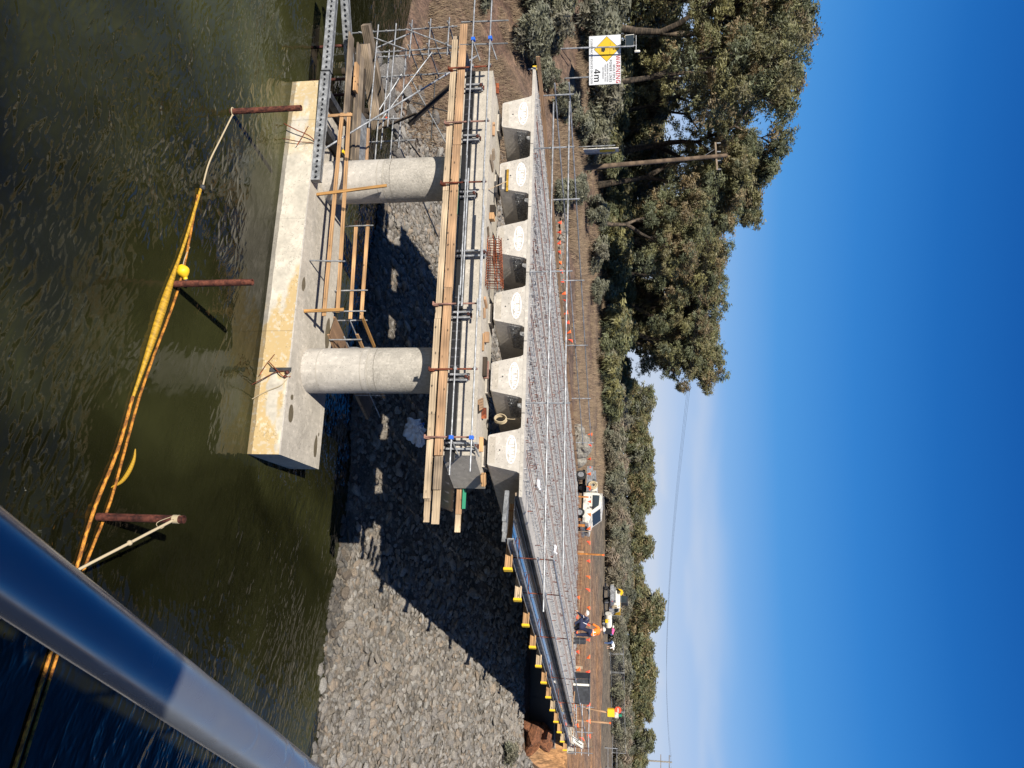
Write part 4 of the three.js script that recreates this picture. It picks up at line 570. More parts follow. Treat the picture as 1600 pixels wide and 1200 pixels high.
// ---------------------------------------------------------------- signs, poles and wires on the far bank
{
  const cw = 1024, ch = 656, cv = document.createElement('canvas'); cv.width = cw; cv.height = ch; const g = cv.getContext('2d');
  g.fillStyle = '#f1f2f2'; g.fillRect(0, 0, cw, ch); const tx = (s, x, y, px, col, w = 'bold') => { g.fillStyle = col; g.font = `${w} ${px}px sans-serif`; g.textAlign = 'center'; g.textBaseline = 'middle'; g.fillText(s, x, y); };
  const dia = (cx, cy, r, col) => { g.fillStyle = col; g.beginPath(); g.moveTo(cx, cy - r); g.lineTo(cx + r, cy); g.lineTo(cx, cy + r); g.lineTo(cx - r, cy); g.closePath(); g.fill(); }; dia(285, 290, 272, '#1b1b14'); dia(285, 290, 260, '#f2c40c');
  g.strokeStyle = '#1b1b14'; g.lineWidth = 6; g.beginPath(); g.moveTo(150, 215); g.lineTo(420, 225); g.moveTo(285, 130); g.lineTo(285, 275); g.moveTo(250, 275); g.quadraticCurveTo(285, 300, 320, 275); g.moveTo(205, 430); g.lineTo(370, 430); g.stroke();
  g.fillStyle = '#1b1b14'; g.beginPath(); g.moveTo(300, 90); g.lineTo(270, 150); g.lineTo(292, 150); g.lineTo(270, 195); g.lineTo(322, 135); g.lineTo(298, 135); g.lineTo(318, 90); g.closePath(); g.fill(); g.beginPath(); g.moveTo(225, 340); g.lineTo(350, 340); g.lineTo(335, 405); g.lineTo(240, 405); g.closePath(); g.fill(); g.fillRect(255, 320, 65, 22);
  tx('WARNING', 728, 54, 122, '#b01218'); tx('MULTIPLE', 790, 138, 72, '#111'); tx('POWER LINES', 752, 208, 74, '#111'); tx('MAXIMUM VESSEL', 790, 272, 46, '#111'); tx('HEIGHT ON THIS', 790, 320, 46, '#111'); tx('WATERWAY', 790, 368, 46, '#111'); tx('4m', 840, 492, 190, '#0a0a0a'); tx('CLEARANCE REDUCED IN FLOOD', 530, 608, 62, '#111');
  const T = new THREE.CanvasTexture(cv); T.colorSpace = THREE.SRGBColorSpace; const face = mat({ color: lin(.66, .66, .67), map: T, roughness: .5 });
  const x0 = -23.0, z0 = -55; let t = new Thing('river_warning_sign', 'large white warning sign with a yellow diamond, on posts among the shrubs', 'sign');
  const pg = new THREE.PlaneGeometry(3.45, 2.2); pg.translate(x0, 8.88, z0 + .025); t.p('board', box(3.5, 2.25, .04, x0, 7.755, z0), M.galvDull); t.p('sign_face', pg, face); for (const x of [x0 - 1.0, x0 + 1.12]) t.p('post', bar([x, ground(x, z0) - .1, z0 - .07], [x, 9.7, z0 - .07], .055, 8), M.galv); t.done();
  t = new Thing('monitoring_pole', 'slim galvanised pole with a small solar panel standing in front of the warning sign', 'pole'); const px = -23.6, pz = -54.3; t.p('pole', bar([px - .1, ground(px, pz) - .1, pz], [px + .05, 10.9, pz], .055, 8), M.galv); const sp = box(.72, .62, .03, 0, 0, 0); sp.rotateX(-.5); sp.rotateY(.5); sp.translate(px - .3, 10.35, pz + .1); t.p('solar_panel', sp, M.glass); const fr2 = box(.78, .68, .02, 0, 0, 0); fr2.rotateX(-.5); fr2.rotateY(.5); fr2.translate(px - .31, 10.31, pz + .075); t.p('panel_frame', fr2, M.white); t.p('sensor_arm', [bar([px - .7, 11.05, pz], [px + .5, 11.05, pz], .025, 6), bar([px, 10.8, pz], [px, 11.1, pz], .03, 6)], M.galv); t.p('camera_housing', [bar([px + .42, 10.95, pz], [px + .42, 11.25, pz], .09, 10), ball(px + .42, 11.25, pz, .09)], M.white); t.done();
  t = new Thing('roadside_sign', 'white and yellow sign board seen nearly edge on beside the power pole', 'sign'); const b2 = box(1.9, 2.5, .05, 0, 0, 0); b2.rotateY(1.72); b2.translate(-16.9, 7.35, -56); t.p('board', b2, M.white); const b3 = box(.9, 1.1, .06, 0, 0, 0); b3.rotateY(1.72); b3.translate(-16.86, 8.5, -55.98); t.p('yellow_panel', b3, M.yellow); for (const d of [-.5, .5]) t.p('post', bar([-16.95 + d * .24, ground(-16.9, -56) - .1, -56 - d * .97], [-16.95 + d * .24, 9.6, -56 - d * .97], .04, 8), M.galv); t.done();
  t = new Thing('power_pole', 'tall leaning timber power pole with a crossarm in front of the gum trees', 'power pole'); t.p('pole', bar([-16.2, ground(-16.2, -58) - .3, -58], [-16.75, 17.7, -58], .2, 12, .14), M.pole); const arm = t.p('crossarm', beam([-17.8, 16.9, -58.25], [-15.7, 17.0, -58.0], .11, .12), M.oldWood); for (const q of [0, .33, .67, 1]) t.p('insulator', bar([lerp(-17.75, -15.75, q), 17.0, lerp(-58.25, -58, q)], [lerp(-17.75, -15.75, q), 17.28, lerp(-58.25, -58, q)], .05, 8), M.galvDull, arm); t.p('brace', beam([-17.3, 16.85, -58.2], [-16.75, 16.0, -58.1], .05, .02), M.galvDull); t.done();
  t = new Thing('power_pole', 'pale distant power pole with two crossarms standing beyond the dirt road', 'power pole'); const fx = 82, fz = -170, fy = ground(fx, fz); t.p('pole', bar([fx, fy - .3, fz], [fx, 21, fz], .22, 8, .15), M.polePale); for (const y of [18.6, 20.4]) t.p('crossarm', beam([fx - 1.5, y, fz], [fx + 1.5, y, fz], .15, .15), M.oldWood); for (const q of [-1.3, 0, 1.3]) t.p('insulator', bar([fx + q, 20.5, fz], [fx + q, 20.8, fz], .07, 6), M.galvDull); t.done();
  for (let k = 0; k < 3; k++) { const q = k / 2, A = [lerp(-17.75, -15.75, q), 17.3, lerp(-58.25, -58, q)], B = [fx - 1.3 + 1.3 * k, 20.85, fz], pts = []; for (let i = 0; i <= 10; i++) { const u = i / 10; pts.push([lerp(A[0], B[0], u), lerp(A[1], B[1], u) - 9 * u * (1 - u), lerp(A[2], B[2], u)]); } const w = new Thing('power_line', 'thin dark power wire sagging between the two poles', 'wire', 'world', 'power wires'); w.p('wire', tube(pts, .009, 4, 40), M.steelDark); w.done(); }
  for (let k = 0; k < 2; k++) { const m = new Thing('marker_post', 'short white marker post on the brown bank slope', 'marker post', 'world', 'white marker posts'); const x = -20.2 + .4 * k, z = -49 - k; m.p('post', bar([x, ground(x, z), z], [x + .02, ground(x, z) + .75, z], .05, 6), M.white); m.p('cap', bar([x + .02, ground(x, z) + .75, z], [x + .02, ground(x, z) + .82, z], .06, 6), M.galvDull); m.done(); }
}
// ---------------------------------------------------------------- bunting, fences, site clutter by the far abutment
function bunting(label, pts, n, posts, sd) {
  seed(sd); const t = new Thing('flag_bunting', label, 'bunting', 'world', 'orange bunting lines'); const c = new THREE.CatmullRomCurve3(pts.map((p) => V(...p))); t.p('string', tube(pts, .009, 4, 40), M.rope);
  for (let k = 0; k < n; k++) { const q = c.getPointAt((k + .5 + rr(-.15, .15)) / n), tn = c.getTangentAt((k + .5) / n), w = rr(.10, .14), h = rr(.22, .32), sw = rr(-.16, .16); const a = q.clone().addScaledVector(tn, -w), b = q.clone().addScaledVector(tn, w), d = V(q.x + sw, q.y - h, q.z + rr(-.12, .12)), m = a.clone().add(b).add(d).divideScalar(3).add(V(0, 0, .05)); const g = new THREE.BufferGeometry(); const f = [a, b, m, b, d, m, d, a, m]; g.setAttribute('position', new THREE.Float32BufferAttribute(f.flatMap((v) => [v.x, v.y, v.z]), 3)); g.computeVertexNormals(); metreUV(g); t.p('flag', g, rnd() < .5 ? M.orange : M.orangeDeep); }
  for (const [x, z, h] of posts) t.p('post', bar([x, Math.min(ground(x, z), 7.3) - .1, z], [x, h, z], .025, 6), M.oldWood); t.done();
}
bunting('line of orange flags strung low over the far bank beyond the deck rail', [[-10.4, 6.35, -48], [-8.2, 6.3, -48], [-6, 6.55, -48], [-4.2, 6.75, -48.5], [-2.5, 7.0, -49]], 13, [[-10.4, -48, 6.4], [-5, -48.2, 6.75], [-2.5, -49, 7.1]], 1);
bunting('long line of orange flags in front of the white utility truck', [[2.6, 8.3, -47.5], [4.6, 8.15, -48.5], [7.6, 8.12, -49.5], [10.5, 8.08, -49], [13.5, 8.1, -48.4], [17, 8.15, -47], [20, 8.2, -46.4], [21.6, 8.25, -46]], 21, [[2.6, -47.5, 8.35], [9.4, -49.2, 8.2], [21.6, -46, 8.4]], 2);
bunting('line of orange flags sagging over the wire fence behind the deck end', [[12.4, 7.6, -46.4], [14.6, 7.45, -46.2], [17.2, 7.6, -46], [19.6, 7.4, -45.6], [21.5, 8.0, -45.8]], 9, [[12.4, -46.4, 7.7]], 3);
{
  let t = new Thing('wire_mesh_fence', 'low rusty mesh fence with timber posts behind the deck end', 'fence'); const A = [8.6, -49], B = [20.2, -46.6]; seed(5);
  const at = (u) => [lerp(A[0], B[0], u), lerp(A[1], B[1], u)]; for (let k = 0; k <= 56; k++) { const [x, z] = at(k / 56); t.p('upright_bar', bar([x, 6.9, z], [x + rr(-.02, .02), 7.55 + rr(0, .06), z], .01, 4), M.rust); } for (const y of [7.1, 7.3, 7.52]) t.p('wire', bar([A[0], y, A[1]], [B[0], y, B[1]], .009, 4), M.rust); for (const [u, h, m] of [[.03, 7.75, M.orangePaint], [.17, 7.7, M.lvl], [.62, 7.7, M.paleWood], [.75, 7.7, M.paleWood], [.93, 7.7, M.lvl]]) { const [x, z] = at(u); t.p('post', box(.16, h - 6.8, .1, x, 6.8, z + .1), m); } t.done();
  for (const [x, z, h, m, l] of [[10.4, -47.4, 8.9, M.orangePaint, 'tall orange timber stake standing by the fence'], [7.2, -49.6, 7.85, M.orangePaint, 'thick orange stake in front of the white truck'], [20.7, -47.5, 9.3, M.lvl, 'tall pine stake with flags knotted round it by the deck corner']]) { const s = new Thing('timber_stake', l, 'stake', 'world', 'timber stakes at the deck end'); s.p('stake', beam([x, Math.min(ground(x, z), 7.2) - .2, z], [x + .06, h, z], .09, .09), m); s.p('painted_tip', beam([x + .061, h + .001, z], [x + .066, h + .1, z], .088, .088), M.orange); s.done(); }
}
{ // dark crate with mesh sides at the deck end
  const t = new Thing('mesh_crate', 'dark mesh-sided crate with a white strap standing at the deck end', 'crate'); const x = 17.0, z = -43.4; seed(3); t.p('side_panel', box(1.35, .86, .03, x + .12, 7.38, z + .45, -.1), M.mesh); t.p('side_panel', box(.03, .86, .85, x - .6, 7.38, z), M.mesh); t.p('side_panel', box(.03, .86, .85, x + .8, 7.38, z), M.mesh); t.p('lid', box(1.45, .04, .95, x + .1, 8.242, z, -.02), M.mesh); t.p('white_strap', box(.11, .89, .05, x - .28, 7.38, z + .5, -.1), M.white); t.p('pallet', box(1.5, .02, 1, x + .1, 7.357, z), M.darkWood); t.done();
  for (const [k, dx, dz] of [[0, -.35, .5], [1, .55, .5]]) { const b = new Thing('grey_bundle', ['grey mesh bundle standing beside the crouching worker', 'grey mesh bundle beside the legs of the orange vested worker'][k], 'bundle', 'world', 'grey bundles by the workers'); b.p('bundle', box(.3, .7, .3, 13.9 + dx, 7.36, -43.9 + dz, .3, .08), M.mesh); b.p('tie', box(.31, .03, .31, 13.9 + dx, 7.7, -43.9 + dz, .3), M.galvDull); b.done(); }
  const w = new Thing('slotted_board', 'white slotted board tilted on the corner of the deck', 'board'); w.p('board', beam([19.3, 7.4, -41.9], [19.9, 7.95, -42.4], .3, .04), M.white); w.p('slot', beam([19.42, 7.53, -41.98], [19.8, 7.88, -42.3], .03, .044), M.black); w.p('prop', beam([19.75, 7.36, -42.6], [19.85, 7.85, -42.4], .05, .05), M.lvl); w.done();
  for (const [P, Q, m, l] of [[[18.0, 7.42, -41.2], [17.2, 7.45, -42.9], M.lvl, 'orange-brown board lying by the dark crate'], [[19.0, 7.4, -41.9], [18.6, 7.42, -43.6], M.lvl, 'loose pine board near the slotted white board'], [[14.5, 7.42, -40.9], [13.6, 7.42, -42.2], M.paleWood, 'pale board lying on the deck bars near the workers']]) { const s = new Thing('loose_board', l, 'board', 'world', 'loose boards at the deck end'); s.p('board', beam(P, Q, .24, .045), m); s.done(); }
  for (const [i, a] of [[0, 12], [1, 5]]) { const s = new Thing('white_sack', ['crumpled white sack lying on the deck bars', 'small white bag lying on the deck among the bars'][i], 'bag', 'span', 'white bags on the deck'); s.p('bag', stones[i].clone().scale(.15, .09, .12).translate(3.6 + .8 * i, 7.44, -a), M.plasticBag); s.p('knot', ball(3.78 + .8 * i, 7.5, -a, .04), M.plasticBag); s.done(); }
}
{ // tipped bag and plastic on the rocks
  seed(21); const lump = (r, sd, sy = .7) => { const g = flat(new THREE.IcosahedronGeometry(r, 4)), p = g.attributes.position; for (let i = 0; i < p.count; i++) { const v = V(p.getX(i), p.getY(i), p.getZ(i)), n = 1 + .55 * (fbm(v.x * 4 / r * .5 + 9, v.y * 4 / r * .5 + v.z * 2 / r + 9, 4, sd) - .5); p.setXYZ(i, v.x * n, v.y * n * sy, v.z * n); } g.computeVertexNormals(); return metreUV(g); };
  const t = new Thing('bulk_bag', 'crumpled white bulk bag slumped on the rocks under the headstock', 'bag'); const y = ground(2.0, -31); const cr = (r, sd, sy) => { const g = flat(new THREE.IcosahedronGeometry(r, 5)), p = g.attributes.position; for (let i = 0; i < p.count; i++) { const v = V(p.getX(i), p.getY(i), p.getZ(i)).divideScalar(r), f = Math.abs(fbm(v.x * 2.2 + v.z * 1.3 + 9, v.y * 2.2 - v.z * 1.7 + 9, 3, sd) - .5) * 2.4, n = .84 + f * .55; p.setXYZ(i, v.x * n * r, v.y * n * r * sy, v.z * n * r); } g.computeVertexNormals(); return metreUV(g); }; t.p('bag', cr(.5, 3, .9).translate(1.95, y + .34, -31), M.plasticBag); t.p('flap', cr(.34, 14, .6).translate(2.3, y + .62, -30.8), M.plasticBag); t.p('lifting_loop', tube([[1.7, y + .6, -30.8], [1.6, y + .8, -30.8], [1.75, y + .75, -30.75], [1.85, y + .62, -30.8]], .02, 5), M.blue); t.done();
  const b = new Thing('blue_pipe', 'bright blue plastic pipe lying on the rocks behind the right column', 'pipe'); b.p('pipe', tube([[.25, .22, -27.5], [.5, .30, -27.9], [.78, .42, -28.3]], .05, 8), M.blue); b.p('collar', bar([.23, .215, -27.48], [.26, .225, -27.52], .06, 8), M.blue); b.done();
  // broken concrete by the inlet
  const rub = [[-12.9, -29.6, .55], [-12.3, -30.3, .45], [-12.9, -31.2, .6], [-12.5, -32.3, .5], [-13.6, -32.6, .5], [-12.0, -31.6, .35], [-13.4, -30.5, .4], [-11.7, -32.6, .4], [-14.2, -33.6, .55], [-13.2, -33.8, .4], [-11.2, -33.2, .45], [-12.4, -34.2, .5], [-13.5, -35, .45], [-10.3, -33.4, .3], [-12.9, -36.3, .4]];
  for (const [k, [x, z, r]] of rub.entries()) { const s = new Thing('concrete_rubble', 'angular lump of broken pale concrete at the water edge by the scaffold', 'rubble', 'world', 'broken concrete by the inlet'); const g = stones[k % 5].clone().rotateY(k).scale(r, r * .8, r); s.p('lump', g.translate(x, Math.max(ground(x, z), .0) + r * .15, z), M.rubble); s.done(); }
  const dr = new Thing('soil_clod', 'big red-brown clod of soil at the foot of the far abutment', 'soil clod'); for (const [k, x, y, z, r] of [[0, 19.5, 5.2, -42.2, .75], [1, 19.9, 5.7, -42.6, .6], [2, 19.2, 5.55, -42.6, .5], [3, 20.0, 5.1, -41.9, .5], [4, 19.5, 5.9, -42.5, .4], [1, 18.9, 5.0, -42.0, .4]]) dr.p('lump', stones[k].clone().scale(r, r, r).rotateZ(k * .7).translate(x, y, z), M.soilHeap); dr.done();
  for (const [k, [x, z, h]] of [[4.0, -50, 1.1], [4.9, -50.3, .8], [3.2, -50.5, .7]].entries()) { const s = new Thing('pale_boulder', ['largest pale boulder of the heap beyond the deck', 'medium pale boulder leaning on the largest one beyond the deck', 'small pale boulder at the end of the heap beyond the deck'][k], 'boulder', 'world', 'pale boulders beyond the deck'); s.p('boulder', lump(h * .75, 30 + k, .9).translate(x, ground(x, z) + h * .45, z), M.stone_pale || (M.stone_pale = mat({ color: lin(.45, .41, .34), map: texStone, bumpMap: texStone, bumpScale: .04, roughness: 1 }))); s.done(); }
  for (const [x, z, w, h, m, l] of [[41, -108, 5.4, 2.3, M.soilHeap, 'red-brown heap of soil behind the dirt road'], [46, -112, 7.5, 2.0, M.gravelHeap, 'grey gravel heap behind the red-brown soil'], [22, -105, 9, 1.2, M.gravelHeap, 'long low grey bank of soil behind the machines']]) { const s = new Thing('soil_heap', l, 'soil heap'); const g = flat(new THREE.SphereGeometry(1, 40, 20, 0, 6.2832, 0, 1.571)), p = g.attributes.position; for (let i = 0; i < p.count; i++) { const vx = p.getX(i), vy = p.getY(i), vz = p.getZ(i), e = Math.pow(Math.max(vy, 0), 1.4), n = (fbm(vx * 4 + 7, vz * 4 + 7, 4, 40) - .5) * .35; p.setXYZ(i, vx * w / 2, Math.max(-.05, (e + n * vy) * h), vz * w / 3); } g.computeVertexNormals(); s.p('heap', metreUV(g).translate(x, ground(x, z) - .1, z), m); s.done(); }
}
// ---------------------------------------------------------------- vehicles and machines
const wheel = (t, x, y, z, r, w, over) => { const ty = flat(new THREE.TorusGeometry(r * .76, r * .26, 10, 24)); ty.scale(1, 1, w / (r * .52)); ty.translate(x, y, z); const o = t.p('wheel', metreUV(ty), M.tyre, over); t.p('rim', bar([x, y, z - w * .4], [x, y, z + w * .4], r * .55, 16), M.galv, o); };
const side = (pts, d, bev = .04) => { const s = new THREE.Shape(pts.map((p) => new THREE.Vector2(...p))); const g = flat(new THREE.ExtrudeGeometry(s, { depth: d - 2 * bev, bevelEnabled: true, bevelThickness: bev, bevelSize: bev, bevelSegments: 2 })); g.translate(0, 0, -d / 2 + bev); return metreUV(g); };
function ute(name, label, x, z, turn, kind) { // built along +x, nose to +x
  const t = new Thing(name, label, 'truck'); t.p('cab', side([[.15, .62], [2.35, .62], [2.45, .95], [1.75, 1.12], [1.2, 1.74], [.2, 1.80], [.15, 1.1]], 1.72), M.white);
  for (const s of [-1, 1]) { t.p('side_window', side([[.32, 1.2], [1.5, 1.2], [1.12, 1.62], [.34, 1.66]], .02, .004).translate(0, 0, s * .862), M.glass); t.p('door_handle', box(.14, .03, .02, .5, 1.06, s * .87), M.black); t.p('headlight', box(.04, .12, .28, 2.44, .78, s * .6), M.shiny); t.p('mirror', box(.1, .14, .16, 1.35, 1.2, s * .98), M.black); }
  const ws = new THREE.PlaneGeometry(1.45, .68); ws.rotateY(Math.PI / 2); ws.rotateZ(.725); ws.translate(1.515, 1.466, 0); t.p('windscreen', metreUV(flat(ws)), M.glass); t.p('grille', box(.04, .16, .8, 2.46, .74, 0), M.black); t.p('bumper', box(.14, .2, 1.7, 2.46, .44, 0), M.galvDull);
  t.p('chassis', box(4.3, .16, .9, .1, .46, 0), M.black); const tray = t.p('tray', [box(2.1, .08, 1.85, -.98, .78, 0), box(2.1, .3, .04, -.98, .86, .92), box(2.1, .3, .04, -.98, .86, -.92), box(.04, .3, 1.85, -2.02, .86, 0)], M.galv); t.p('tool_box', box(.75, .62, 1.7, -.4, .87, 0, 0, .03), M.white); t.p('tool_box', box(.7, .5, 1.5, -1.45, .87, 0, 0, .03), M.galvDull);
  t.p('roof_bar', [bar([.35, 1.92, -.75], [.35, 1.92, .75], .03, 8), bar([.35, 1.78, .7], [.35, 1.92, .7], .02, 6), bar([.35, 1.78, -.7], [.35, 1.92, -.7], .02, 6)], M.galvDull); t.p('hose_reel', [flat(new THREE.TorusGeometry(.27, .07, 8, 24)).translate(-.4, 1.2, .98), flat(new THREE.TorusGeometry(.16, .04, 8, 20)).translate(-.4, 1.2, 1.0)].map((g) => metreUV(g)), M.rope); for (const q of [-1.9, -.05]) t.p('reflector', box(.1, .1, .02, q, .95, .95), M.orangeDeep);
  for (const wx of [-1.35, 1.7]) for (const s of [-1, 1]) wheel(t, wx, .37, s * .78, .37, .24); t.done(); t.g.position.set(x, ground(x, z), z); t.g.rotation.y = turn; return t.g;
}
ute('utility_truck', 'white utility truck with tool boxes and a hose reel beyond the deck', 7.9, -52, -.75); ute('utility_truck', 'white and black utility truck parked beside the yellow excavator', 24.6, -88, .9);
{ // small excavator
  const t = new Thing('excavator', 'yellow excavator with a black cab among the far shrubs', 'excavator'); const x = 27.8, z = -101; for (const s of [-1, 1]) t.p('track', side([[-1.2, .12], [-.9, 0], [.9, 0], [1.2, .12], [1.2, .45], [.9, .58], [-.9, .58], [-1.2, .45]], .42).translate(0, 0, s * .8), M.tyre); t.p('house', box(1.9, .75, 1.7, -.35, .72, 0, 0, .08), M.machineYellow); const cab = t.p('cab', box(1.0, 1.35, .95, .25, 1.1, -.35, 0, .06), M.black); for (const [w, d, px, pz, r] of [[.8, .01, .25, .13, 0], [.8, .01, .25, -.83, 0], [.01, .75, .755, -.35, 0]]) t.p('window', box(w, .8, d, px, 1.45, pz), M.glass, cab); const boom = t.p('boom', [beam([.6, 1.1, .35], [1.7, 1.75, .35], .22, .3), beam([1.7, 1.75, .35], [2.4, 1.0, .35], .18, .24)], M.machineYellow); t.p('bucket', side([[2.2, 1.0], [2.6, .95], [2.75, .5], [2.35, .35], [2.1, .6]], .6).translate(0, 0, .35), M.steelDark, boom); t.p('slew_ring', bar([0, .5, 0], [0, .73, 0], .5, 16), M.steelDark); t.done(); t.g.position.set(x, ground(x, z), z); t.g.rotation.y = 2.5;
  const p = new Thing('site_pump', 'black and white wheeled pump unit standing on the dirt road edge', 'pump'); p.p('tank', bar([-.9, .75, 0], [.7, .75, 0], .38, 18), M.white); p.p('engine_box', box(.8, .7, .8, 1.1, .42, 0, 0, .04), M.black); p.p('frame', box(2.6, .1, .8, .1, .32, 0), M.steelDark); p.p('fuel_can', box(.3, .3, .25, -.3, .422, .55), M.yellow); for (const s of [-1, 1]) wheel(p, 0, .26, s * .5, .26, .18); p.done(); p.g.position.set(26.4, ground(26.4, -86), -86); p.g.rotation.y = .3;
}
{ // temporary fence panels and the signed post by the road
  seed(77); const line = [[29.5, -99], [32.3, -100], [35.1, -101], [37.9, -102], [40.7, -102.6], [43.5, -103], [46.3, -103.2], [49.1, -103.2]];
  for (let k = 0; k < line.length - 1; k++) { const [x0, z0] = line[k], [x1, z1] = line[k + 1], y0 = ground(x0, z0), y1 = ground(x1, z1), t = new Thing('fence_panel', 'temporary wire fence panel in the row behind the dirt road', 'fence panel', 'world', 'temporary fence panels'); const P = (u, h) => [lerp(x0 + .06, x1 - .06, u), lerp(y0, y1, u) + h, lerp(z0, z1, u)]; t.p('frame', [bar(P(0, 0), P(0, 1.9), .03, 6), bar(P(1, 0), P(1, 1.9), .03, 6), bar(P(0, 1.85), P(1, 1.85), .025, 6), bar(P(0, .15), P(1, .15), .025, 6)], M.galv); const w = []; for (let q = 1; q < 20; q++) w.push(bar(P(q / 20, .15), P(q / 20, 1.85), .006, 3)); for (let q = 1; q < 9; q++) w.push(bar(P(0, .15 + q * .19), P(1, .15 + q * .19), .006, 3)); t.stuff('wire_mesh', w, M.galvDull); t.p('foot', [box(.2, .1, .6, x0 + .06, y0 - .02, z0), box(.2, .1, .6, x1 - .06, y1 - .02, z1)], M.concrete); t.done(); }
  const g = new Thing('farm_gate', 'pale pipe gate beside the row of fence panels', 'gate'); const y = ground(46, -92); for (const h of [.3, .8, 1.35]) g.p('pipe_rail', bar([43.2, y + h, -92], [48, y + h, -92], .03, 6), M.galv); for (const x of [43.2, 45.6, 48]) g.p('post', bar([x, ground(x, -92) - .1, -92], [x, y + 1.5, -92], .045, 6), M.galv); g.done();
  const t = new Thing('signed_post', 'timber post with yellow box, white board and round red sign by the road', 'sign post'); const x = 26.3, z = -62, yb = ground(x, z); t.p('post', beam([x - .3, yb - .1, z], [x, 9.2, z], .1, .1), M.lvl); t.p('yellow_box', box(.6, .55, .3, x - .05, 8.95, z), M.yellow); t.p('white_board', box(.5, .3, .04, x + .15, 9.52, z, .2), M.white); t.p('green_board', box(.2, .25, .04, x + .15, 9.83, z, .2), M.green); t.p('round_sign', bar([x - .28, 9.78, z], [x - .28, 9.78, z + .03], .26, 18), M.orangeDeep); t.p('sign_bar', box(.3, .08, .01, x - .28, 9.74, z + .036), M.white); t.done();
  const hz = [[18.6, -92], [20.4, -93], [22.2, -94.5], [24.0, -96]]; const h = new Thing('barrier_tape', 'yellow barrier tape sagging between stakes at the edge of the dirt', 'barrier tape'); for (let k = 0; k < 3; k++) { const a = hz[k], b = hz[k + 1], m = [(a[0] + b[0]) / 2, (a[1] + b[1]) / 2]; h.p('tape', tube([[a[0], ground(...a) + .8, a[1]], [m[0], ground(...m) + .6, m[1]], [b[0], ground(...b) + .8, b[1]]], .05, 4), M.yellow); } for (const a of hz) h.p('stake', bar([a[0], ground(...a) - .1, a[1]], [a[0], ground(...a) + .95, a[1]], .03, 5), M.oldWood); h.done();
}
// ---------------------------------------------------------------- trees, shrubs, grass
const LEAF = [];
function crown(name, list) { // one mesh of single leaf faces with a tone of their own
  const n = list.length * LEAF.length, pos = new Float32Array(n * 9), col = new Float32Array(n * 9), v = V(0, 0, 0); let o = 0;
  for (const [m, c] of list) for (const tri of LEAF) for (const p of tri) { v.copy(p).applyMatrix4(m); pos[o] = v.x; col[o++] = c[0]; pos[o] = v.y; col[o++] = c[1]; pos[o] = v.z; col[o++] = c[2]; }
  const g = new THREE.BufferGeometry(); g.setAttribute('position', new THREE.BufferAttribute(pos, 3)); g.setAttribute('color', new THREE.BufferAttribute(col, 3)); g.computeVertexNormals(); const me = cast(new THREE.Mesh(g, M.leaf)); me.name = name; return me;
}
{ seed(500); for (let k = 0; k < 6; k++) { const l = rr(.2, .34), w = rr(.04, .065), e = new THREE.Euler(rr(-1.2, 1.2), rr(0, 6.3), rr(-1.2, 1.2)), q = V(rr(-.18, .18), rr(-.12, .14), rr(-.18, .18)); LEAF.push([V(-w, 0, 0), V(w, -l * .2, 0), V(0, -l, 0)].map((p) => p.applyEuler(e).add(q))); } }
const C0 = new THREE.Color(), M4 = new THREE.Matrix4(), Q4 = new THREE.Quaternion(), E4 = new THREE.Euler();
function fillClumps(clumps, per, pal, size, squash = 1.15) { // every clump is a handful of smaller tufts
  const out = []; for (const c of clumps) { const tone = pal[Math.floor(rnd() * pal.length)], tj = rr(.8, 1.25), subs = []; for (let k = 0; k < 8; k++) { const th = rr(0, 6.283), u = rr(-.8, 1), q = Math.sqrt(1 - u * u), r = rr(.35, 1); subs.push([c[0] + q * Math.cos(th) * r * c[3], c[1] + u * r * c[3] * c[4], c[2] + q * Math.sin(th) * r * c[3], c[3] * rr(.16, .40), rr(.8, 1.25)]); }
    for (let k = 0; k < per; k++) { const s = subs[k % 8], th = rr(0, 6.283), u = rr(-1, 1), q = Math.sqrt(1 - u * u), r = Math.cbrt(rr(0, 1)) * s[3] * (rnd() < .12 ? 1.7 : 1); const m = new THREE.Matrix4().compose(V(s[0] + q * Math.cos(th) * r, s[1] + u * r * .8 * squash, s[2] + q * Math.sin(th) * r), Q4.setFromEuler(E4.set(rr(-.5, .5), rr(0, 6.3), rr(-.5, .5))), V(1, 1, 1).multiplyScalar(size * rr(.7, 1.35))); const j = tj * s[4] * rr(.8, 1.25); out.push([m, tone.map((v) => v * j)]); } }
  return out;
}
const GUM = [[.135, .13, .048], [.115, .12, .05], [.15, .13, .052], [.185, .135, .06], [.10, .11, .05], [.16, .145, .05]], GREYG = [[.145, .14, .085], [.125, .125, .08], [.16, .145, .095]], DRY = [[.20, .155, .105], [.175, .145, .095], [.165, .145, .09]];
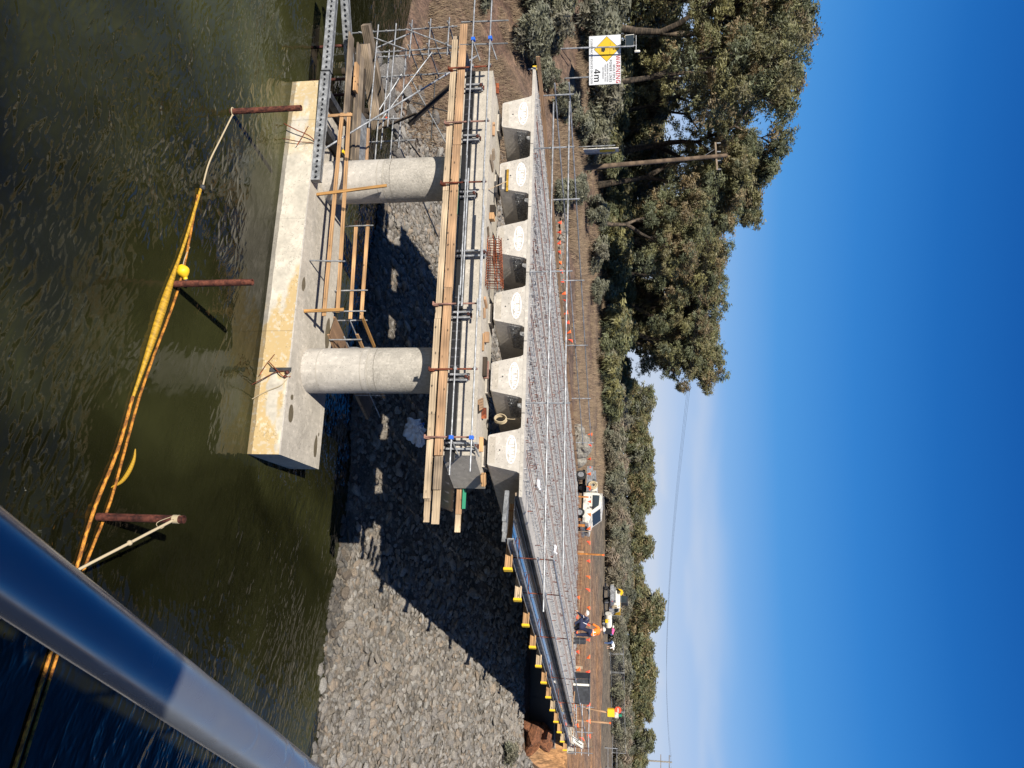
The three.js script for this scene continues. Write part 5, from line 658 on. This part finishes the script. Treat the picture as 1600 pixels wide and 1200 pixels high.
function makeTree(name, label, sd, H, R, group, o = {}) {
  seed(sd); const wood = [], tips = [], lean = o.lean || 0;
  const limb = (p, d, len, r, depth) => { // three bent pieces
    let q = p.clone(), e = d.clone(); for (let k = 0; k < 3; k++) { e = e.clone().add(V(rr(-.22, .22), rr(-.05, .16), rr(-.22, .22))).normalize(); const n = q.clone().addScaledVector(e, len / 3); wood.push(bar(q.toArray(), n.toArray(), r * (1 - k * .16), depth < 2 ? 8 : 5, r * (1 - (k + 1) * .16))); q = n; if (depth >= 2 && k > 0 && rnd() < .6) tips.push([q, depth]); }
    if (depth >= (o.depth || 4)) { tips.push([q, depth]); return; } const nb = depth === 0 ? (o.forks || 3) : 2 + (rnd() < .5 ? 1 : 0); const a0 = rr(0, 6.3);
    for (let k = 0; k < nb; k++) { const a = a0 + k / nb * 6.283 + rr(-.4, .4), sp = (depth === 0 ? rr(.35, .7) : rr(.5, 1.0)) * (o.spread || 1); const n = e.clone().multiplyScalar(1).add(V(Math.cos(a) * sp, rr(-.05, .25), Math.sin(a) * sp)).normalize(); limb(q, n, len * rr(.66, .86), r * rr(.55, .68), depth + 1); } };
  limb(V(0, -.3, 0), V(lean, 1, 0).normalize(), H * (o.trunk || .3), H * .022, 0);
  let top = 0, wide = 0; for (const [q] of tips) { top = Math.max(top, q.y); wide = Math.max(wide, Math.hypot(q.x, q.z)); } const sy = H / (top + .8), sx = Math.min(1.5, R / wide);
  const wg = mergeGeometries(wood).scale(sx, sy, sx), cr = (o.clump || .07) * H, clumps = [];
  for (const [q] of tips) { const r = cr * rr(.5, 1.15); clumps.push([q.x * sx, q.y * sy, q.z * sx, r, rr(.6, .9)]); if (rnd() < (o.droop ?? .55)) { const k = rr(1.0, 1.25); clumps.push([q.x * sx * k + rr(-1, 1) * r, Math.max(H * .14, q.y * sy - rr(.08, .32) * H), q.z * sx * k + rr(-1, 1) * r, r * rr(.7, 1.1), rr(.9, 1.4)]); } }
  const im = crown('crown', fillClumps(clumps, Math.ceil((o.n || 8000) / clumps.length), o.pal || GUM, o.size || 1.35));
  const t = new THREE.Group(); t.name = numbered(name); t.userData = { label, category: 'tree', group }; const tr = cast(new THREE.Mesh(wg, o.bark || M.bark)); tr.name = 'trunk'; t.add(tr, im); return t;
}
function plant(proto, label, x, z, s, turn, first) { const t = first ? proto : proto.clone(); if (!first) t.name = numbered(proto.name.replace(/_\d{3}$/, '')); t.userData = { ...proto.userData, label }; t.position.set(x, ground(x, z) - .1, z); t.scale.setScalar(s); t.rotation.y = turn; scene.add(t); return t; }
{
  const gr = 'tall gum trees on the far bank';
  const big = [makeTree('gum_tree', '', 301, 21, 8.4, gr, { n: 12500, size: 1.08, clump: .075, droop: .45, lean: .12 }), makeTree('gum_tree', '', 302, 20, 8, gr, { n: 12500, size: 1.08, clump: .075, droop: .45, lean: -.1, forks: 2 }), makeTree('gum_tree', '', 303, 16, 8, gr, { n: 12000, size: 1.0, clump: .075, droop: .45, lean: .25, forks: 2, trunk: .26 }), makeTree('gum_tree', '', 304, 15, 7.5, gr, { n: 12000, size: 1.0, clump: .075, droop: .45, lean: -.05, forks: 4, trunk: .2 })]; const used = [0, 0, 0, 0];
  for (const [v, x, z, s, a, l] of [
    [0, -43, -84, 1.12, 0, 'tall gum tree at the very edge of the wood behind the warning sign'], [1, -36, -78, 1.14, 1, 'tallest gum tree, its crown above the warning sign'], [0, -28.5, -74, .98, 2, 'gum tree with an upright crown between the warning sign and power pole'], [1, -26, -88, 1.02, 4, 'gum tree with thin open top behind the power pole'], [1, -21.5, -84, .86, 2.6, 'gum tree with a hanging crown just past the power pole'], [2, -15, -70, .74, .4, 'gum tree with a thick leaning dark trunk past the power pole'], [3, -18.5, -92, 1.05, 2, 'dense gum tree behind the leaning trunk'], [2, -11.5, -88, .90, 3.2, 'gum tree with a rounded crown over the brown slope'], [3, -11, -99, 1.05, .5, 'gum tree rising behind the rounded crown'], [2, -7, -92, .92, 5.2, 'gum tree at the end of the tall wood, its crown jutting over open sky'], [3, -5.5, -104, .78, 3, 'smaller gum tree tucked under the jutting crown'], [0, -34, -98, .95, 3, 'gum tree in the second row behind the tallest one'], [3, -23, -104, 1.0, 1.6, 'gum tree deep in the wood behind the power pole'], [1, -50, -96, 1.1, 3, 'gum tree at the back of the wood past the warning sign'],
  ]) plant(big[v], l, x, z, s, a, !used[v]++);
  const gm = 'gum trees on the skyline behind the site', mid = [0, 1, 2, 3].map((k) => makeTree('skyline_tree', '', 320 + k, 8.5, 4.6, gm, { n: 2600, clump: .13, depth: 3, trunk: .12, spread: 1.0, droop: 1, size: 1.7, bark: k % 2 ? M.barkPale : M.bark, forks: 4, pal: k === 1 ? GREYG.concat(GUM) : GUM })); const um = [0, 0, 0, 0]; seed(330);
  const tops = [[606, 1010, 112], [622, 1038, 128], [645, 1028, 135], [668, 1025, 130], [690, 1032, 138], [712, 1036, 132], [735, 1035, 140], [757, 1040, 136], [780, 1037, 142], [803, 1018, 134], [825, 1020, 145], [848, 1038, 138], [870, 1012, 146], [895, 1016, 140], [918, 1026, 136], [940, 1058, 130], [958, 1052, 140], [980, 1026, 146], [1002, 1034, 138], [1025, 1036, 144], [1048, 1042, 136], [1070, 1036, 146], [1092, 1034, 138], [1112, 1036, 142], [1134, 1016, 150], [1156, 1036, 140], [1180, 1022, 148], [1205, 1020, 142], [1230, 1030, 140]];
  tops.forEach(([U, Vt, d], k) => { const x = (U - 600) * d / 1214, z = -d, H = 10 + (Vt - 970) / 1214 * d - ground(x, z); plant(mid[k % 4], 'bushy gum tree in the skyline row behind the dirt road and scrub', x, z, H / 8.5, rr(0, 6.3), !um[k % 4]++); });
}
{ // a lower second wood behind the tall gums
  seed(350); const proto = [5, 6, 7].map((k) => makeTree('wood_tree', '', 320 + k, 9.5, 5.2, 'lower trees behind the tall gums', { n: 3000, clump: .13, depth: 3, trunk: .12, droop: 1, size: 1.7, forks: 4 })), u = [0, 0, 0];
  for (let k = 0; k < 22; k++) { const x = -68 + k * 2.95 + rr(-1.2, 1.2), z = -104 - rr(0, 22); plant(proto[k % 3], 'low bushy tree filling the gaps behind the tall gum trunks', x, z, rr(.75, 1.1) * (x < -24 ? 1.35 : 1), rr(0, 6.3), !u[k % 3]++); }
}
function makeShrub(name, sd, H, R, n, pal, group, size = 1) { seed(sd); const clumps = [], stems = []; for (let k = 0; k < 11; k++) { const a = rr(0, 6.283), r = Math.sqrt(rnd()) * R * .75, h = H * rr(.3, .85) * (1 - .4 * r / R); clumps.push([Math.cos(a) * r, h, Math.sin(a) * r, R * rr(.28, .45), rr(.7, 1)]); stems.push(bar([0, -.1, 0], [Math.cos(a) * r, h, Math.sin(a) * r], .03, 5, .012)); } const im = crown('foliage', fillClumps(clumps, Math.ceil(n / 11), pal, size)); const t = new THREE.Group(); t.name = numbered(name); t.userData = { label: '', category: 'shrub', group }; const s = cast(new THREE.Mesh(mergeGeometries(stems), M.bark)); s.name = 'stems'; t.add(s, im); return t; }
{
  const g1 = 'grey-green shrubs on the left bank', p1 = [0, 1, 2].map((k) => makeShrub('bank_shrub', 400 + k, 2.4, 1.7, 1700, GREYG, g1, .8)), u1 = [0, 0, 0]; seed(410);
  [[-25.6, -49, 1.3], [-22.2, -47.5, 1.15], [-24, -51.5, 1.2], [-20.5, -50, .8], [-27.5, -52, 1.3], [-30, -56, 1.5], [-19, -52, .9], [-18.2, -55, .8], [-26, -45, .8], [-22, -43, .6], [-28, -60, 1.6], [-24.5, -62, 1.6], [-21.5, -63, 1.5], [-32, -64, 1.7], [-19, -62, 1.1], [-12.3, -50, .75], [-13.2, -51.5, .7], [-11, -66, .9], [-8.5, -69, .8], [-14, -64, .9]].forEach(([x, z, s], k) => plant(p1[k % 3], 'rounded grey-green shrub growing on the brown bank near the signs', x, z, s, rr(0, 6.3), !u1[k % 3]++));
  { const w = makeShrub('bank_weed', 405, .9, .6, 420, GREYG, undefined, .5); plant(w, 'small green weed clump growing among the rocks below the abutment corner', 17.6, -36.4, 1, 0, true); delete w.userData.group; }
  const g2 = 'olive and grey scrub behind the site', p2 = [makeShrub('scrub_bush', 420, 3, 2.6, 1450, DRY.concat(GREYG), g2, 1.1), makeShrub('scrub_bush', 421, 2.6, 2.4, 1400, DRY, g2, 1.1), makeShrub('scrub_bush', 422, 3.2, 2.6, 1450, GREYG, g2, 1.2)], u2 = [0, 0, 0]; seed(430);
  for (let k = 0; k < 64; k++) { const U = 595 + (k % 32) * 20 + rr(-8, 8), d = (k < 32 ? rr(88, 104) : rr(106, 124)) + (U > 900 ? 12 : 0), x = (U - 600) * d / 1214; plant(p2[U < 860 ? Math.floor(rr(0, 2)) : Math.floor(rr(0, 3))], 'dry scrub bush in the grey thicket behind the site', x, -d, rr(.75, 1.15) * (U > 880 ? .95 : 1), rr(0, 6.3), false); } // the prototypes themselves stand out at the ends
  [[-2, -84], [0.5, -88], [2.5, -92]].forEach(([x, z], k) => plant(p2[k], 'dry scrub bush in the grey thicket behind the site', x, z, .8, k, !u2[k]++));
  const g3 = 'dark understorey bushes below the gums', p3 = makeShrub('understorey_bush', 440, 3.4, 3, 1500, GUM, g3, 1.4); seed(441); let first = true;
  for (let k = 0; k < 34; k++) { const x = -52 + k * 1.6 + rr(-1, 1), z = -74 - rr(0, 28); plant(p3, 'dark green bush in the shade under the gum trees', x, z, rr(.7, 1.3), rr(0, 6.3), first); first = false; }
}
{ // dry grass: nobody could count it
  seed(460); const b = []; for (let k = 0; k < 9; k++) { const h = rr(.2, .42), a = rr(0, 6.3), l = rr(.05, .2), w = .012, s = new THREE.BufferGeometry(); s.setAttribute('position', new THREE.Float32BufferAttribute([-w, 0, 0, w, 0, 0, l, h, 0], 3)); s.computeVertexNormals(); s.rotateY(a); s.translate(rr(-.1, .1), 0, rr(-.1, .1)); b.push(s); } const tuft = mergeGeometries(b), N = 26000, im = cast(new THREE.InstancedMesh(tuft, M.straw, N)); im.name = 'dry_grass'; im.userData = { kind: 'stuff', label: 'dry brown grass over the bank and the flat behind it', category: 'grass' }; let i = 0;
  for (let k = 0; k < 90000 && i < N; k++) { const far = rnd() < .45, x = far ? rr(-45, 12) : rr(-34, -9), z = far ? rr(-95, -50) : rr(-62, -34), s = waterline(x) - z; if (s < 1.2) continue; const [a, bb] = spanOf(x, z); if (a - bb * SK > 27 && bb > -10) continue; if (x > -11.5 && s < 19) continue; if (fbm(x * .3, z * .3, 3, 88) < .42) continue; M4.compose(V(x, ground(x, z) - .02, z), Q4.setFromEuler(E4.set(rr(-.2, .2), rr(0, 6.3), rr(-.2, .2))), V(1, 1, 1).multiplyScalar(rr(.6, 1.5))); im.setMatrixAt(i, M4); const t = rr(.7, 1.3), y = rnd(); im.setColorAt(i, C0.setRGB(lerp(.17, .30, y) * t, lerp(.115, .22, y) * t, lerp(.08, .135, y) * t)); i++; } im.count = i; scene.add(im);
}
renderer.render(scene, camera);
